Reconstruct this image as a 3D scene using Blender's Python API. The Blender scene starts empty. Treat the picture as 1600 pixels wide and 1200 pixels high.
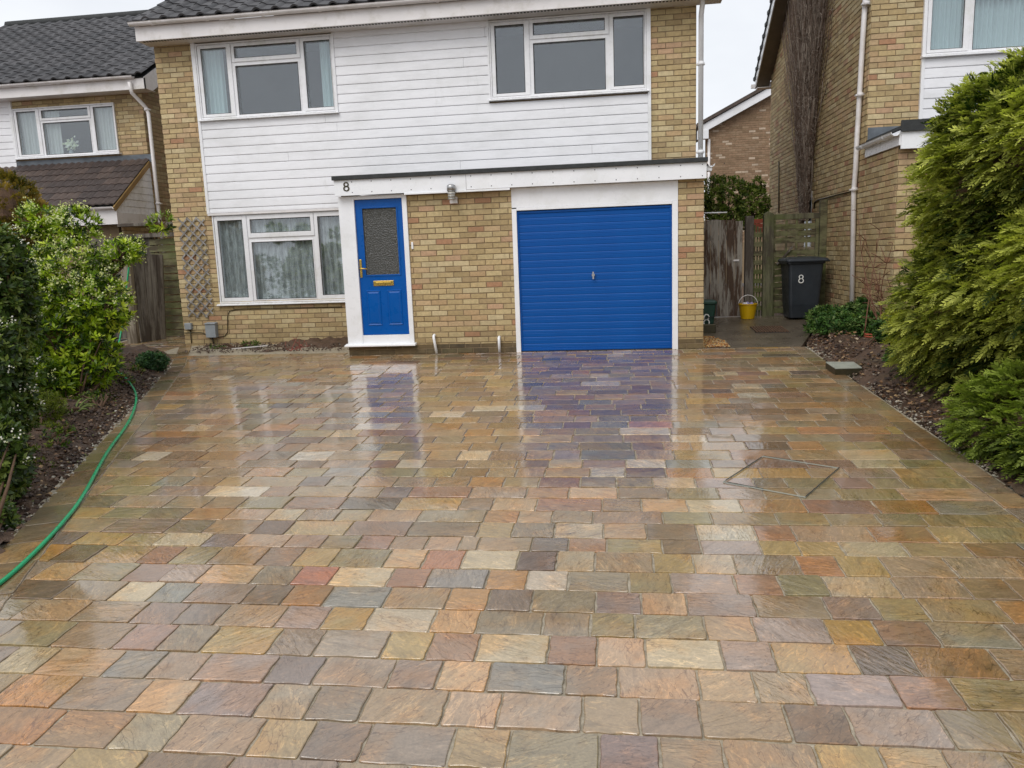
import bpy, math, random
import numpy as np
from mathutils import Vector, Matrix
random.seed(8); rng = np.random.default_rng(8)
R_ = math.radians
sc = bpy.context.scene; COL = sc.collection

# ------------------------------------------------------------------ camera, sky, sun
FPX = 1207.0
def _n(v): v = np.array(v, float); return v/np.linalg.norm(v)
_Y = _n([157.9, -210, 1207]); _Zd = _n([260, 7130, 1207]); _Zd = _n(_Zd-_Y*_Zd.dot(_Y)); _X = np.cross(_Zd, _Y)
ROT = np.array([_X, _Y, -_Zd]); CAM = np.array([0, 0, 1.41])
cd = bpy.data.cameras.new('camera'); cam = bpy.data.objects.new('camera', cd); COL.objects.link(cam)
cd.sensor_width = 36; cd.lens = FPX/1600*36; cd.clip_end = 2000; cd.clip_start = .05
m = Matrix.Identity(4)
for i in range(3):
    m[i][0] = ROT[i][0]; m[i][1] = -ROT[i][1]; m[i][2] = -ROT[i][2]; m[i][3] = CAM[i]
cam.matrix_world = m; sc.camera = cam

SUN_EL, SUN_AZ = 48, 200      # high, soft, from behind the camera (azimuth of the sun, 180 = behind)
w = bpy.data.worlds.new('World'); sc.world = w; w.use_nodes = True
nt = w.node_tree; nt.nodes.clear()
def N(t, **k):
    n = nt.nodes.new(t)
    for a, b in k.items(): setattr(n, a, b)
    return n
sky = N('ShaderNodeTexSky', sky_type='NISHITA', sun_disc=False, sun_elevation=R_(SUN_EL), sun_rotation=R_(SUN_AZ), air_density=1.0, dust_density=4.0)
tc = N('ShaderNodeTexCoord'); mp = N('ShaderNodeMapping'); mp.inputs['Scale'].default_value = (1.2, 1.2, 3.0)
nz = N('ShaderNodeTexNoise'); nz.inputs['Scale'].default_value = 1.6; nz.inputs['Detail'].default_value = 5; nz.inputs['Roughness'].default_value = .55
rp = N('ShaderNodeValToRGB')
rp.color_ramp.elements[0].position = .3; rp.color_ramp.elements[0].color = (6.9, 7.2, 7.7, 1)
rp.color_ramp.elements[1].position = .72; rp.color_ramp.elements[1].color = (8.9, 9.1, 9.4, 1)
mx = N('ShaderNodeMix', data_type='RGBA'); mx.inputs[0].default_value = .93
bg = N('ShaderNodeBackground'); bg.inputs['Strength'].default_value = .112
ow = N('ShaderNodeOutputWorld'); L = nt.links.new
L(tc.outputs['Generated'], mp.inputs['Vector']); L(mp.outputs[0], nz.inputs['Vector']); L(nz.outputs['Fac'], rp.inputs[0])
L(sky.outputs[0], mx.inputs[6]); L(rp.outputs[0], mx.inputs[7]); L(mx.outputs[2], bg.inputs[0]); L(bg.outputs[0], ow.inputs[0])
sl = bpy.data.lights.new('sun', 'SUN'); sl.energy = 1.5; sl.angle = R_(40); sl.color = (1, .97, .93)
so = bpy.data.objects.new('sun', sl); COL.objects.link(so)
_az = R_(SUN_AZ); _sd = Vector((math.sin(_az)*math.cos(R_(SUN_EL)), math.cos(_az)*math.cos(R_(SUN_EL)), math.sin(R_(SUN_EL))))
so.rotation_euler = _sd.to_track_quat('Z', 'Y').to_euler()
sc.view_settings.view_transform = 'Standard'; sc.view_settings.look = 'None'
sc.view_settings.exposure = 0.1; sc.view_settings.gamma = 1; sc.view_settings.use_curve_mapping = False
sc.render.engine = 'CYCLES'; sc.cycles.max_bounces = 7; sc.cycles.transparent_max_bounces = 12; sc.cycles.glossy_bounces = 4
sc.cycles.caustics_reflective = False; sc.cycles.caustics_refractive = False

# ------------------------------------------------------------------ surveying helpers
def ray(px, py): return ROT @ np.array([px-800, py-600, FPX])
def at(px, py, y): r = ray(px, py); return CAM+r*((y-CAM[1])/r[1])
def atx(px, py, x): r = ray(px, py); return CAM+r*((x-CAM[0])/r[0])
SL = .045
def gz(y): return SL*(y-11)
def gp(px, py, dz=0.):
    r = ray(px, py); return CAM+r*((-CAM[2]-SL*11+dz)/(r[2]-SL*r[1]))
def row_x(px, yk):
    zk = gz(yk)-CAM[2]; k = px-800      # solve X so that (X,yk,zk) lies in image column px
    v0 = ROT.T @ np.array([0, yk, zk]); v1 = ROT.T @ np.array([1., 0, 0])
    return (k*v0[2]-FPX*v0[0])/(FPX*v1[0]-k*v1[2])
def pix(p):
    v = ROT.T @ (np.array(p, float)-CAM)
    return (800+FPX*v[0]/v[2], 600+FPX*v[1]/v[2], v[2]) if v[2] > .05 else (-9999, -9999, 1)
P = 11.0; F = 12.3; KF = F/11.37
fx = lambda x: x*KF
fz = lambda z: 1.41+(z-1.41)*KF

def srgb(r, g, b, k=1.):
    f = lambda c: ((c/255)/12.92 if c/255 <= .04045 else ((c/255+.055)/1.055)**2.4)*k
    return (f(r), f(g), f(b))

# ------------------------------------------------------------------ mesh builder
class MB:
    def __init__(s): s.v = []; s.f = []; s.c = []; s.sm = []
    def add(s, vs, fs, col=(.5, .5, .5), smooth=False):
        o = len(s.v); s.v += [tuple(map(float, p)) for p in vs]
        for q in fs: s.f.append(tuple(i+o for i in q)); s.c.append(col); s.sm.append(smooth)
        return s
    def box(s, x0, x1, y0, y1, z0, z1, col=(.5, .5, .5)):
        return s.add([(x0,y0,z0),(x1,y0,z0),(x1,y1,z0),(x0,y1,z0),(x0,y0,z1),(x1,y0,z1),(x1,y1,z1),(x0,y1,z1)],
              [(0,3,2,1),(4,5,6,7),(0,1,5,4),(1,2,6,5),(2,3,7,6),(3,0,4,7)], col)
    def hexa(s, p, col=(.5, .5, .5)):   # 8 points, same order as box
        return s.add(p, [(0,3,2,1),(4,5,6,7),(0,1,5,4),(1,2,6,5),(2,3,7,6),(3,0,4,7)], col)
    def bar(s, a, b, w_, h_, col=(.5, .5, .5), up=(0, 0, 1)):
        a = Vector(a); b = Vector(b); d = (b-a).normalized(); u = Vector(up)
        if abs(d.dot(u)) > .98: u = Vector((0, 1, 0))
        x = d.cross(u).normalized()*w_/2; y = x.cross(d).normalized()*h_/2
        return s.add([a-x-y, a+x-y, a+x+y, a-x+y, b-x-y, b+x-y, b+x+y, b-x+y], [(0,1,2,3),(7,6,5,4),(0,4,5,1),(1,5,6,2),(2,6,7,3),(3,7,4,0)], col)
    def tube(s, pts, r, n=8, col=(.5, .5, .5), cap=True):
        pts = [Vector(p) for p in pts]; o = len(s.v); m_ = len(pts)
        rr = r if isinstance(r, (list, tuple)) else [r]*m_
        prev = None
        for i, p in enumerate(pts):
            d = (pts[min(i+1, m_-1)]-pts[max(i-1, 0)])
            d = d.normalized() if d.length > 1e-9 else Vector((0, 0, 1))
            if prev is None:
                u = Vector((0, 0, 1)) if abs(d.z) < .9 else Vector((1, 0, 0)); prev = (u-d*u.dot(d)).normalized()
            else:
                prev = (prev-d*prev.dot(d)); prev = prev.normalized() if prev.length > 1e-6 else d.orthogonal().normalized()
            b = d.cross(prev)
            for k in range(n):
                a = 2*math.pi*k/n; q = p+(prev*math.cos(a)+b*math.sin(a))*rr[i]; s.v.append(tuple(q))
        for i in range(m_-1):
            for k in range(n):
                s.f.append((o+i*n+k, o+i*n+(k+1) % n, o+(i+1)*n+(k+1) % n, o+(i+1)*n+k)); s.c.append(col); s.sm.append(True)
        if cap:
            s.f.append(tuple(o+k for k in range(n))[::-1]); s.c.append(col); s.sm.append(False)
            s.f.append(tuple(o+(m_-1)*n+k for k in range(n))); s.c.append(col); s.sm.append(False)
        return s
    def prism(s, poly, y0, y1, axis='y', col=(.5, .5, .5)):   # poly in (x,z) extruded along y; axis 'x': poly in (y,z); 'z': (x,y)
        n = len(poly)
        def mk(a, b, t): return (a, t, b) if axis == 'y' else ((t, a, b) if axis == 'x' else (a, b, t))
        vs = [mk(a, b, y0) for a, b in poly]+[mk(a, b, y1) for a, b in poly]
        fs = [tuple(range(n))[::-1], tuple(range(n, 2*n))]+[(i, (i+1) % n, n+(i+1) % n, n+i) for i in range(n)]
        return s.add(vs, fs, col)
    def mesh(s, name, mat):
        me = bpy.data.meshes.new(name); me.from_pydata(s.v, [], s.f); me.materials.append(mat)
        lt = np.array([len(q) for q in s.f]); c = np.ones((len(s.f), 4)); c[:, :3] = np.array(s.c) if s.c else 0
        at_ = me.color_attributes.new('Col', 'FLOAT_COLOR', 'CORNER'); at_.data.foreach_set('color', np.repeat(c, lt, 0).ravel())
        me.polygons.foreach_set('use_smooth', s.sm); me.update(); return me
    def build(s, name, mat, parent=None, loc=None, bevel=0):
        o = bpy.data.objects.new(name, s.mesh(name, mat)); COL.objects.link(o)
        if parent is not None:
            o.parent = parent; o.matrix_parent_inverse = Matrix.Translation(-WL(parent))
        if loc is not None: o.location = loc
        if bevel:
            b = o.modifiers.new('bevel', 'BEVEL'); b.width = bevel; b.segments = 2; b.limit_method = 'ANGLE'
        return o
_wl = {}
def WL(o): return _wl.get(o.name, Vector((0, 0, 0)))
def thing(name, label, cat, loc=(0, 0, 0), group=None):
    o = bpy.data.objects.new(name, None); COL.objects.link(o); o.location = loc; o.empty_display_size = .1
    o['label'] = label; o['category'] = cat
    if group: o['group'] = group
    _wl[o.name] = Vector(loc); return o
def tag(o, label, cat, group=None):
    o['label'] = label; o['category'] = cat
    if group: o['group'] = group
    return o
def struct(o): o['kind'] = 'structure'; return o
def stuff(o): o['kind'] = 'stuff'; return o
def link_mesh(name, me, parent, loc=(0, 0, 0)):
    o = bpy.data.objects.new(name, me); COL.objects.link(o); o.parent = parent
    o.matrix_parent_inverse = Matrix.Translation(-WL(parent)); o.location = loc; return o

# ------------------------------------------------------------------ materials
class Mat:
    def __init__(s, name):
        s.m = bpy.data.materials.new(name); s.m.use_nodes = True; s.t = s.m.node_tree; s.t.nodes.clear()
        s.out = s.n('ShaderNodeOutputMaterial'); s.p = s.n('ShaderNodeBsdfPrincipled'); s.l(s.p.outputs[0], s.out.inputs[0])
        s.geo = None
    def n(s, t, **k):
        n = s.t.nodes.new(t)
        for a, b in k.items(): setattr(n, a, b)
        return n
    def l(s, a, b): s.t.links.new(a, b)
    def pos(s, scale=(1, 1, 1)):
        if s.geo is None: s.geo = s.n('ShaderNodeNewGeometry')
        m_ = s.n('ShaderNodeMapping'); m_.inputs['Scale'].default_value = scale; s.l(s.geo.outputs['Position'], m_.inputs['Vector']); return m_.outputs[0]
    def noise(s, scale, detail=4, rough=.55, vec=None, sc3=(1, 1, 1), dist=0):
        n = s.n('ShaderNodeTexNoise'); n.inputs['Scale'].default_value = scale; n.inputs['Detail'].default_value = detail
        n.inputs['Roughness'].default_value = rough; n.inputs['Distortion'].default_value = dist
        s.l(vec if vec is not None else s.pos(sc3), n.inputs['Vector']); return n.outputs['Fac']
    def ramp(s, fac, stops):
        r = s.n('ShaderNodeValToRGB'); e = r.color_ramp.elements
        while len(e) < len(stops): e.new(.5)
        for i, (p, c) in enumerate(stops):
            e[i].position = p; e[i].color = (*c, 1) if isinstance(c, (tuple, list)) else (c, c, c, 1)
        s.l(fac, r.inputs[0]); return r.outputs[0]
    def mix(s, f, a, b, mode='MIX'):
        m_ = s.n('ShaderNodeMix', data_type='RGBA', blend_type=mode)
        for i, x in ((0, f), (6, a), (7, b)):
            if hasattr(x, 'links') or hasattr(x, 'is_linked'): s.l(x, m_.inputs[i])
            elif i == 0: m_.inputs[0].default_value = x
            else: m_.inputs[i].default_value = (*x, 1)
        return m_.outputs[2]
    def math(s, op, a, b=0., c=None):
        m_ = s.n('ShaderNodeMath', operation=op)
        for i, x in enumerate((a, b, c)):
            if x is None: continue
            if hasattr(x, 'is_linked'): s.l(x, m_.inputs[i])
            else: m_.inputs[i].default_value = x
        return m_.outputs[0]
    def attr(s, name='Col'):
        a = s.n('ShaderNodeAttribute'); a.attribute_name = name; return a.outputs['Color']
    def set(s, base=None, rough=None, metal=None, spec=None):
        for k, v in (('Base Color', base), ('Roughness', rough), ('Metallic', metal), ('Specular IOR Level', spec)):
            if v is None: continue
            if hasattr(v, 'is_linked'): s.l(v, s.p.inputs[k])
            else: s.p.inputs[k].default_value = (*v, 1) if isinstance(v, (tuple, list)) else v
        return s
    def bump(s, h, dist=.005, strength=1., prev=None):
        b = s.n('ShaderNodeBump'); b.inputs['Distance'].default_value = dist; b.inputs['Strength'].default_value = strength
        s.l(h, b.inputs['Height'])
        if prev is not None: s.l(prev, b.inputs['Normal'])
        s.l(b.outputs[0], s.p.inputs['Normal']); return b.outputs[0]

def plain(name, col, rough=.5, var=.15, scale=6, metal=0, bump=0, bscale=60, spec=.5, dirt=None, dscale=3):
    M = Mat(name); n = M.noise(scale, 5)
    dk = tuple(c*(1-var) for c in col); lt = tuple(min(1, c*(1+var)) for c in col)
    c = M.mix(M.ramp(n, [(.3, 0.), (.7, 1.)]), dk, lt)
    if dirt:
        c = M.mix(M.ramp(M.noise(dscale, 7, .65), [(.5, 0.), (.78, .75)]), c, dirt)
    M.set(c, M.ramp(M.noise(scale*3, 3), [(.3, max(.02, rough-.08)), (.7, min(1, rough+.1))]), metal, spec)
    if bump: M.bump(M.noise(bscale, 4), bump)
    return M.m

def attr_mat(name, rough=.8, bump=.004, bscale=90, var=.35, nscale=25, stain=None):
    M = Mat(name); a = M.attr()
    c = M.mix(1., a, M.ramp(M.noise(nscale, 6, .65), [(.25, 1-var), (.75, 1+var*.5)]), 'MULTIPLY')
    if stain:
        sxyz = M.n('ShaderNodeSeparateXYZ'); M.l(M.pos(), sxyz.inputs[0])
        low = M.ramp(M.math('ADD', sxyz.outputs['Z'], M.math('MULTIPLY', M.noise(1.7, 5), .9)), [(.25, .85), (1.15, 0.)])
        f = M.math('MULTIPLY', low, M.ramp(M.noise(5, 6, .7), [(.35, .2), (.65, 1.)]))
        c = M.mix(f, c, stain)
        f2 = M.ramp(M.noise(1.3, 6, .7, sc3=(1, 1, .45)), [(.56, 0.), (.76, .4)])
        c = M.mix(f2, c, tuple(x*1.05 for x in stain))
    M.set(c, rough); M.bump(M.noise(bscale, 4, .7), bump); return M.m

M_brick = attr_mat('yellow stock brick', .78, .0035, 120, .26, 22, srgb(128, 110, 76))
M_brown = attr_mat('brown brick', .85, .003, 80, .3, 10)
def mortar_mat():
    M = Mat('mortar'); n = M.noise(30, 5)
    M.set(M.mix(n, srgb(136, 116, 88, .8), srgb(164, 144, 114, .8)), .95); M.bump(M.noise(200, 3), .003); return M.m
M_mortar = mortar_mat()
M_upvc = plain('white window plastic', srgb(232, 232, 234), .28, .03, 4, bump=0, dirt=srgb(205, 205, 196), dscale=2.5)
def siding_mat():
    M = Mat('white cladding'); a = M.noise(1.1, 7, .7, sc3=(1, 1, 2.5)); b = M.noise(14, 6, .7, sc3=(.25, 1, 3))
    c = M.mix(M.ramp(a, [(.44, 0.), (.72, .6)]), srgb(236, 236, 239), srgb(206, 206, 206))
    c = M.mix(M.ramp(b, [(.55, 0.), (.75, .3)]), c, srgb(186, 187, 190))
    g_ = M.noise(3, 8, .75, sc3=(1, 1, .3)); c = M.mix(M.ramp(g_, [(.6, 0.), (.8, .4)]), c, srgb(182, 182, 176))
    M.set(c, .38); M.bump(b, .0015); return M.m
M_siding = siding_mat()
M_tile = attr_mat('dark roof tile', .55, .003, 90, .45, 9)
M_felt = plain('roofing felt', srgb(48, 50, 50), .75, .3, 14, bump=.004, bscale=120)
M_lead = plain('lead flashing', srgb(96, 102, 108), .45, .3, 5, metal=.3, bump=.004, bscale=12)
M_blue = plain('blue gloss paint', (.0, .085, .36), .3, .06, 3, spec=.25)
def garage_mat():
    M = Mat('blue garage paint'); n = M.noise(2.2, 6, .6, sc3=(1, 1, .25))
    M.set(M.mix(n, (.0, .062, .29), (.0, .092, .37)), M.ramp(M.noise(6, 4), [(.3, .34), (.7, .5)]), None, .22); M.bump(M.noise(4, 3), .003); return M.m
M_gblue = garage_mat()
def glass_mat(name, tint, ior=1.7, rough=0.0, bumpd=0, opac=0., ocol=(.1, .1, .1)):
    M = Mat(name); M.t.nodes.remove(M.p)
    tr = M.n('ShaderNodeBsdfTransparent'); tr.inputs[0].default_value = (*tint, 1)
    gl = M.n('ShaderNodeBsdfGlossy'); gl.inputs['Roughness'].default_value = rough; gl.inputs[0].default_value = (.95, .97, 1, 1)
    lw = M.n('ShaderNodeLayerWeight'); r0 = ((ior-1)/(ior+1))**2
    frs = M.math('ADD', M.math('MULTIPLY', M.math('POWER', lw.outputs['Facing'], 5.), 1-r0), r0)
    a = tr.outputs[0]
    if opac:
        df = M.n('ShaderNodeBsdfDiffuse'); df.inputs[0].default_value = (*ocol, 1)
        mm = M.n('ShaderNodeMixShader'); mm.inputs[0].default_value = opac; M.l(tr.outputs[0], mm.inputs[1]); M.l(df.outputs[0], mm.inputs[2]); a = mm.outputs[0]
    ms = M.n('ShaderNodeMixShader'); M.l(frs, ms.inputs[0]); M.l(a, ms.inputs[1]); M.l(gl.outputs[0], ms.inputs[2]); M.l(ms.outputs[0], M.out.inputs[0])
    if bumpd:
        b = M.n('ShaderNodeBump'); b.inputs['Distance'].default_value = bumpd
        v = M.n('ShaderNodeTexVoronoi'); v.inputs['Scale'].default_value = 55; M.l(M.pos(), v.inputs['Vector']); M.l(v.outputs['Distance'], b.inputs['Height'])
        M.l(b.outputs[0], gl.inputs['Normal']); M.l(b.outputs[0], lw.inputs['Normal'])
    return M.m
M_glass = glass_mat('window glass', (.92, .96, .98), 1.95, .0)
M_obs = glass_mat('obscured door glass', (.5, .5, .46), 1.6, .2, .012, .75, (.06, .06, .052))
M_room = plain('dim room wall', srgb(120, 118, 110), .9, .1, 2)
def curtain_mat(name, c1, transl=.35):
    M = Mat(name); n = M.noise(3, 4, sc3=(8, 1, .6)); M.set(M.mix(n, tuple(x*.82 for x in c1), c1), .9)
    t = M.n('ShaderNodeBsdfTranslucent'); t.inputs[0].default_value = (*c1, 1)
    ms = M.n('ShaderNodeMixShader'); ms.inputs[0].default_value = transl; M.l(M.p.outputs[0], ms.inputs[1]); M.l(t.outputs[0], ms.inputs[2]); M.l(ms.outputs[0], M.out.inputs[0]); return M.m
M_curt = curtain_mat('cream curtain', srgb(236, 236, 228))
M_curt2 = curtain_mat('pale green curtain', srgb(220, 238, 234))
def lace_mat():
    M = Mat('lace net curtain'); M.set(srgb(232, 232, 226), .9)
    x = M.n('ShaderNodeSeparateXYZ'); M.l(M.pos(), x.inputs[0])
    v = M.n('ShaderNodeTexVoronoi'); v.inputs['Scale'].default_value = 5.2; v.inputs['Randomness'].default_value = .55; M.l(M.pos((1, 0, 1)), v.inputs['Vector'])
    motif = M.ramp(v.outputs['Distance'], [(.10, 1.), (.15, 0.)])
    petals = M.ramp(M.noise(60, 2, .6, sc3=(1, 0, 1)), [(.42, .35), (.55, 1.)])
    motif = M.math('MULTIPLY', motif, petals)
    v2 = M.n('ShaderNodeTexVoronoi'); v2.inputs['Scale'].default_value = 9; M.l(M.pos((1, 0, 1)), v2.inputs['Vector'])
    band = M.math('MULTIPLY', M.ramp(v2.outputs['Distance'], [(.33, 1.), (.5, 0.)]), M.ramp(M.math('SUBTRACT', x.outputs['Z'], .8), [(.17, 1.), (.24, 0.)]))
    band = M.math('MULTIPLY', band, petals)
    mesh = M.ramp(M.noise(14, 5, .7, sc3=(2.4, 0, .4)), [(.32, .28), (.68, .8)])
    f = M.math('MAXIMUM', mesh, M.math('MULTIPLY', M.math('MAXIMUM', motif, band), .9))
    tr = M.n('ShaderNodeBsdfTransparent'); ms = M.n('ShaderNodeMixShader')
    M.l(f, ms.inputs[0]); M.l(tr.outputs[0], ms.inputs[1]); M.l(M.p.outputs[0], ms.inputs[2]); M.l(ms.outputs[0], M.out.inputs[0]); return M.m
M_lace = lace_mat()
def wood_mat(name, c1, c2, c3, moss=None, axis=(8, 8, .6)):
    M = Mat(name); n = M.noise(5, 7, .7, sc3=axis); n2 = M.noise(1.8, 6, .7, sc3=(axis[0]*.6, axis[1]*.6, axis[2]))
    c = M.mix(M.ramp(n, [(.3, 0.), (.7, 1.)]), c1, c2); c = M.mix(M.ramp(n2, [(.47, 0.), (.56, 1.)]), c, c3)
    if moss: c = M.mix(M.ramp(M.noise(2.5, 6, .7), [(.42, 0.), (.65, .8)]), c, moss)
    M.set(c, .85); M.bump(n, .004); return M.m
M_grey = wood_mat('grey weathered wood', srgb(86, 80, 72), srgb(128, 122, 112), srgb(72, 64, 56))
M_peel = wood_mat('gate wood with peeling stain', srgb(92, 70, 54), srgb(60, 46, 36), srgb(150, 144, 134))
M_moss = wood_mat('mossy fence wood', srgb(96, 94, 66), srgb(120, 116, 84), srgb(74, 66, 48), srgb(86, 96, 42), (2, 2, 5))
M_trel = wood_mat('pale grey lattice wood', srgb(140, 138, 134), srgb(166, 162, 158), srgb(118, 114, 110))
M_post = wood_mat('mossy post wood', srgb(92, 90, 70), srgb(116, 112, 88), srgb(70, 64, 50), srgb(84, 92, 46))
M_white = plain('white painted board', srgb(238, 239, 242), .3, .03, 3, dirt=srgb(214, 214, 210), dscale=2)
M_dirtyw = plain('dirty white plastic', srgb(226, 222, 221), .4, .05, 3, dirt=srgb(186, 180, 168), dscale=4)
M_black = plain('black seal', (.012, .012, .014), .6)
M_gold = plain('brass', (.62, .42, .1), .25, .15, 20, metal=.9)
M_bronze = plain('dark bronze', (.07, .06, .035), .4, .2, 30, metal=.6)
M_steel = plain('dull steel', (.42, .42, .42), .35, .2, 20, metal=.8)
M_binb = plain('charcoal bin plastic', srgb(42, 47, 53), .42, .15, 5, bump=.001)
M_cad = plain('green caddy plastic', (.008, .045, .03), .45, .2, 6)
M_yel = plain('yellow bucket plastic', srgb(205, 165, 12), .4, .12, 6)
M_hose = plain('green hose', (.004, .33, .13), .3, .08, 5)
M_meter = plain('grey meter box', srgb(142, 148, 152), .5, .12, 8)
M_conc = plain('wet concrete path', srgb(104, 94, 80, .8), .3, .35, 1.6, bump=.004, bscale=40, dirt=srgb(70, 62, 50, .8), dscale=2)
M_terra = plain('terracotta', srgb(168, 82, 58), .7, .2, 8)
M_stonetray = plain('pale stone', srgb(178, 182, 170, .75), .35, .15, 6)
M_bark = plain('bark', srgb(92, 70, 52), .9, .35, 12, bump=.006, bscale=30)
M_num = plain('white number sticker', srgb(232, 232, 228), .4, .03)

def slab_mat():
    M = Mat('wet riven sandstone'); a = M.attr(); rnd = M.n('ShaderNodeAttribute'); rnd.attribute_name = 'Rnd'
    geo = M.n('ShaderNodeNewGeometry'); M.geo = geo
    vm = M.n('ShaderNodeVectorMath', operation='MULTIPLY_ADD'); M.l(rnd.outputs['Color'], vm.inputs[0]); vm.inputs[1].default_value = (37, 51, 23); M.l(geo.outputs['Position'], vm.inputs[2])
    rot = M.n('ShaderNodeVectorRotate', rotation_type='Z_AXIS'); M.l(vm.outputs[0], rot.inputs['Vector'])
    r0s = M.n('ShaderNodeSeparateColor'); M.l(rnd.outputs['Color'], r0s.inputs[0]); M.l(M.math('MULTIPLY', r0s.outputs['Red'], 6.283), rot.inputs['Angle'])
    st = M.n('ShaderNodeMapping'); st.inputs['Scale'].default_value = (1, 3.2, 1); M.l(rot.outputs[0], st.inputs['Vector'])
    band = M.noise(6, 5, .6, vec=st.outputs[0], dist=.6)
    blot = M.noise(3.2, 4, .6, vec=rot.outputs[0])
    fine = M.noise(70, 4, .7, vec=rot.outputs[0])
    c = M.mix(1., a, M.ramp(band, [(.28, .66), (.42, .9), (.5, 1.04), (.58, .92), (.74, 1.36)]), 'MULTIPLY')
    c = M.mix(M.ramp(blot, [(.46, 0.), (.6, .85)]), c, M.mix(1., c, (1.16, .96, .74), 'MULTIPLY'))
    c = M.mix(M.ramp(M.noise(2.1, 3, .5, vec=rot.outputs[0]), [(.52, 0.), (.66, .7)]), c, M.mix(1., c, (.78, .80, .80), 'MULTIPLY'))
    c = M.mix(1., c, M.ramp(fine, [(.25, .74), (.75, 1.2)]), 'MULTIPLY')
    # fine dark cracks and pale ridges along the bedding
    vo = M.n('ShaderNodeTexVoronoi', feature='DISTANCE_TO_EDGE'); vo.inputs['Scale'].default_value = 2.6
    wv = M.n('ShaderNodeVectorMath', operation='ADD'); M.l(st.outputs[0], wv.inputs[0]); nzc = M.n('ShaderNodeTexNoise'); nzc.inputs['Scale'].default_value = 5; M.l(st.outputs[0], nzc.inputs['Vector']); M.l(nzc.outputs['Color'], wv.inputs[1]); M.l(wv.outputs[0], vo.inputs['Vector'])
    crk = M.math('MULTIPLY', M.ramp(vo.outputs['Distance'], [(.0, 1.), (.026, 0.)]), M.ramp(blot, [(.42, 0.), (.52, 1.)]))
    c = M.mix(M.math('MULTIPLY', crk, .85), c, M.mix(1., c, (.42, .36, .32), 'MULTIPLY'))
    rdg = M.math('MULTIPLY', M.ramp(M.noise(9, 6, .7, vec=st.outputs[0], dist=1.2), [(.55, 0.), (.6, 1.), (.66, 0.)]), M.ramp(M.noise(4, 2, vec=rot.outputs[0]), [(.40, 0.), (.56, .9)]))
    c = M.mix(rdg, c, M.mix(1., c, (1.65, 1.55, 1.4), 'MULTIPLY'))
    # cleft terraces: rounded steps in height, as split sandstone has
    h0 = M.noise(3.0, 5, .55, vec=st.outputs[0], dist=.5)
    k = M.math('MULTIPLY', h0, 9.); fl = M.math('FLOOR', k); fr = M.math('FRACT', k)
    ss = M.ramp(fr, [(0, 0.), (.80, .22), (.97, 1.)]); h = M.math('DIVIDE', M.math('ADD', fl, ss), 9.)
    h = M.math('ADD', h, M.math('MULTIPLY', M.noise(14, 3, .5, vec=st.outputs[0]), .22))
    rs = M.n('ShaderNodeSeparateColor'); M.l(rnd.outputs['Color'], rs.inputs[0])
    soft = M.math('MULTIPLY', M.noise(1.6, 4, .5, vec=rot.outputs[0]), 1.1)          # smoother faces on some stones, strongly cleft on others
    amt = M.math('ADD', M.math('POWER', rs.outputs['Green'], 1.6), .12)
    h = M.math('ADD', M.math('MULTIPLY', h, amt), M.math('MULTIPLY', soft, M.math('SUBTRACT', 1.1, amt)))
    h = M.math('ADD', h, M.math('MULTIPLY', fine, .02))
    M.set(c, M.ramp(M.noise(2.3, 5, .6), [(.35, .22), (.65, .42)]), 0, .35)
    M.l(M.ramp(M.noise(1.4, 6, .65), [(.32, .6), (.52, 1.)]), M.p.inputs['Coat Weight']); M.l(M.ramp(M.noise(1.9, 6, .65), [(.4, .03), (.66, .16)]), M.p.inputs['Coat Roughness']); M.p.inputs['Coat IOR'].default_value = 1.72
    nrm = M.bump(h, .022, 1.)
    puddle = M.n('ShaderNodeBump'); puddle.inputs['Distance'].default_value = .0035; M.l(h, puddle.inputs['Height'])
    M.l(puddle.outputs[0], M.p.inputs['Coat Normal'])
    return M.m
M_slab = slab_mat()
def joint_mat():
    M = Mat('sandy jointing'); n = M.noise(20, 6, .7)
    M.set(M.mix(M.ramp(n, [(.3, 0.), (.7, 1.)]), srgb(136, 126, 106, .85), srgb(204, 192, 170, .85)), .45); M.bump(M.noise(150, 3), .004); return M.m
M_joint = joint_mat()
def soil_mat():
    M = Mat('wet garden soil'); n = M.noise(9, 8, .75); n2 = M.noise(2, 5)
    c = M.mix(M.ramp(n, [(.3, 0.), (.7, 1.)]), srgb(56, 40, 30, .8), srgb(124, 96, 74, .8)); c = M.mix(M.ramp(n2, [(.5, 0.), (.75, .5)]), c, srgb(92, 84, 52, .8))
    M.set(c, M.ramp(n, [(.3, .45), (.7, .9)])); M.bump(M.noise(45, 6, .75), .02); return M.m
M_soil = soil_mat()
M_attr = attr_mat('mixed bits', .6, .001, 80, .2, 30)
def leaf_mat(name, rough=.38, transl=.3, spec=.5):
    M = Mat(name); a = M.attr(); M.set(a, rough, None, spec)
    t = M.n('ShaderNodeBsdfTranslucent'); M.l(M.mix(1., a, (1.3, 1.5, .7), 'MULTIPLY'), t.inputs[0])
    ms = M.n('ShaderNodeMixShader'); ms.inputs[0].default_value = transl; M.l(M.p.outputs[0], ms.inputs[1]); M.l(t.outputs[0], ms.inputs[2]); M.l(ms.outputs[0], M.out.inputs[0]); return M.m
M_leaf = leaf_mat('leaf', .5, .32, .22); M_gloss = leaf_mat('glossy leaf', .36, .28, .32)

# ------------------------------------------------------------------ generic pieces
def subtract(a, b, cuts):
    out = [(a, b)]
    for c0, c1 in cuts:
        nx = []
        for p, q in out:
            if c1 <= p or c0 >= q: nx.append((p, q)); continue
            if c0 > p: nx.append((p, c0))
            if c1 < q: nx.append((c1, q))
        out = nx
    return out

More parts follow.
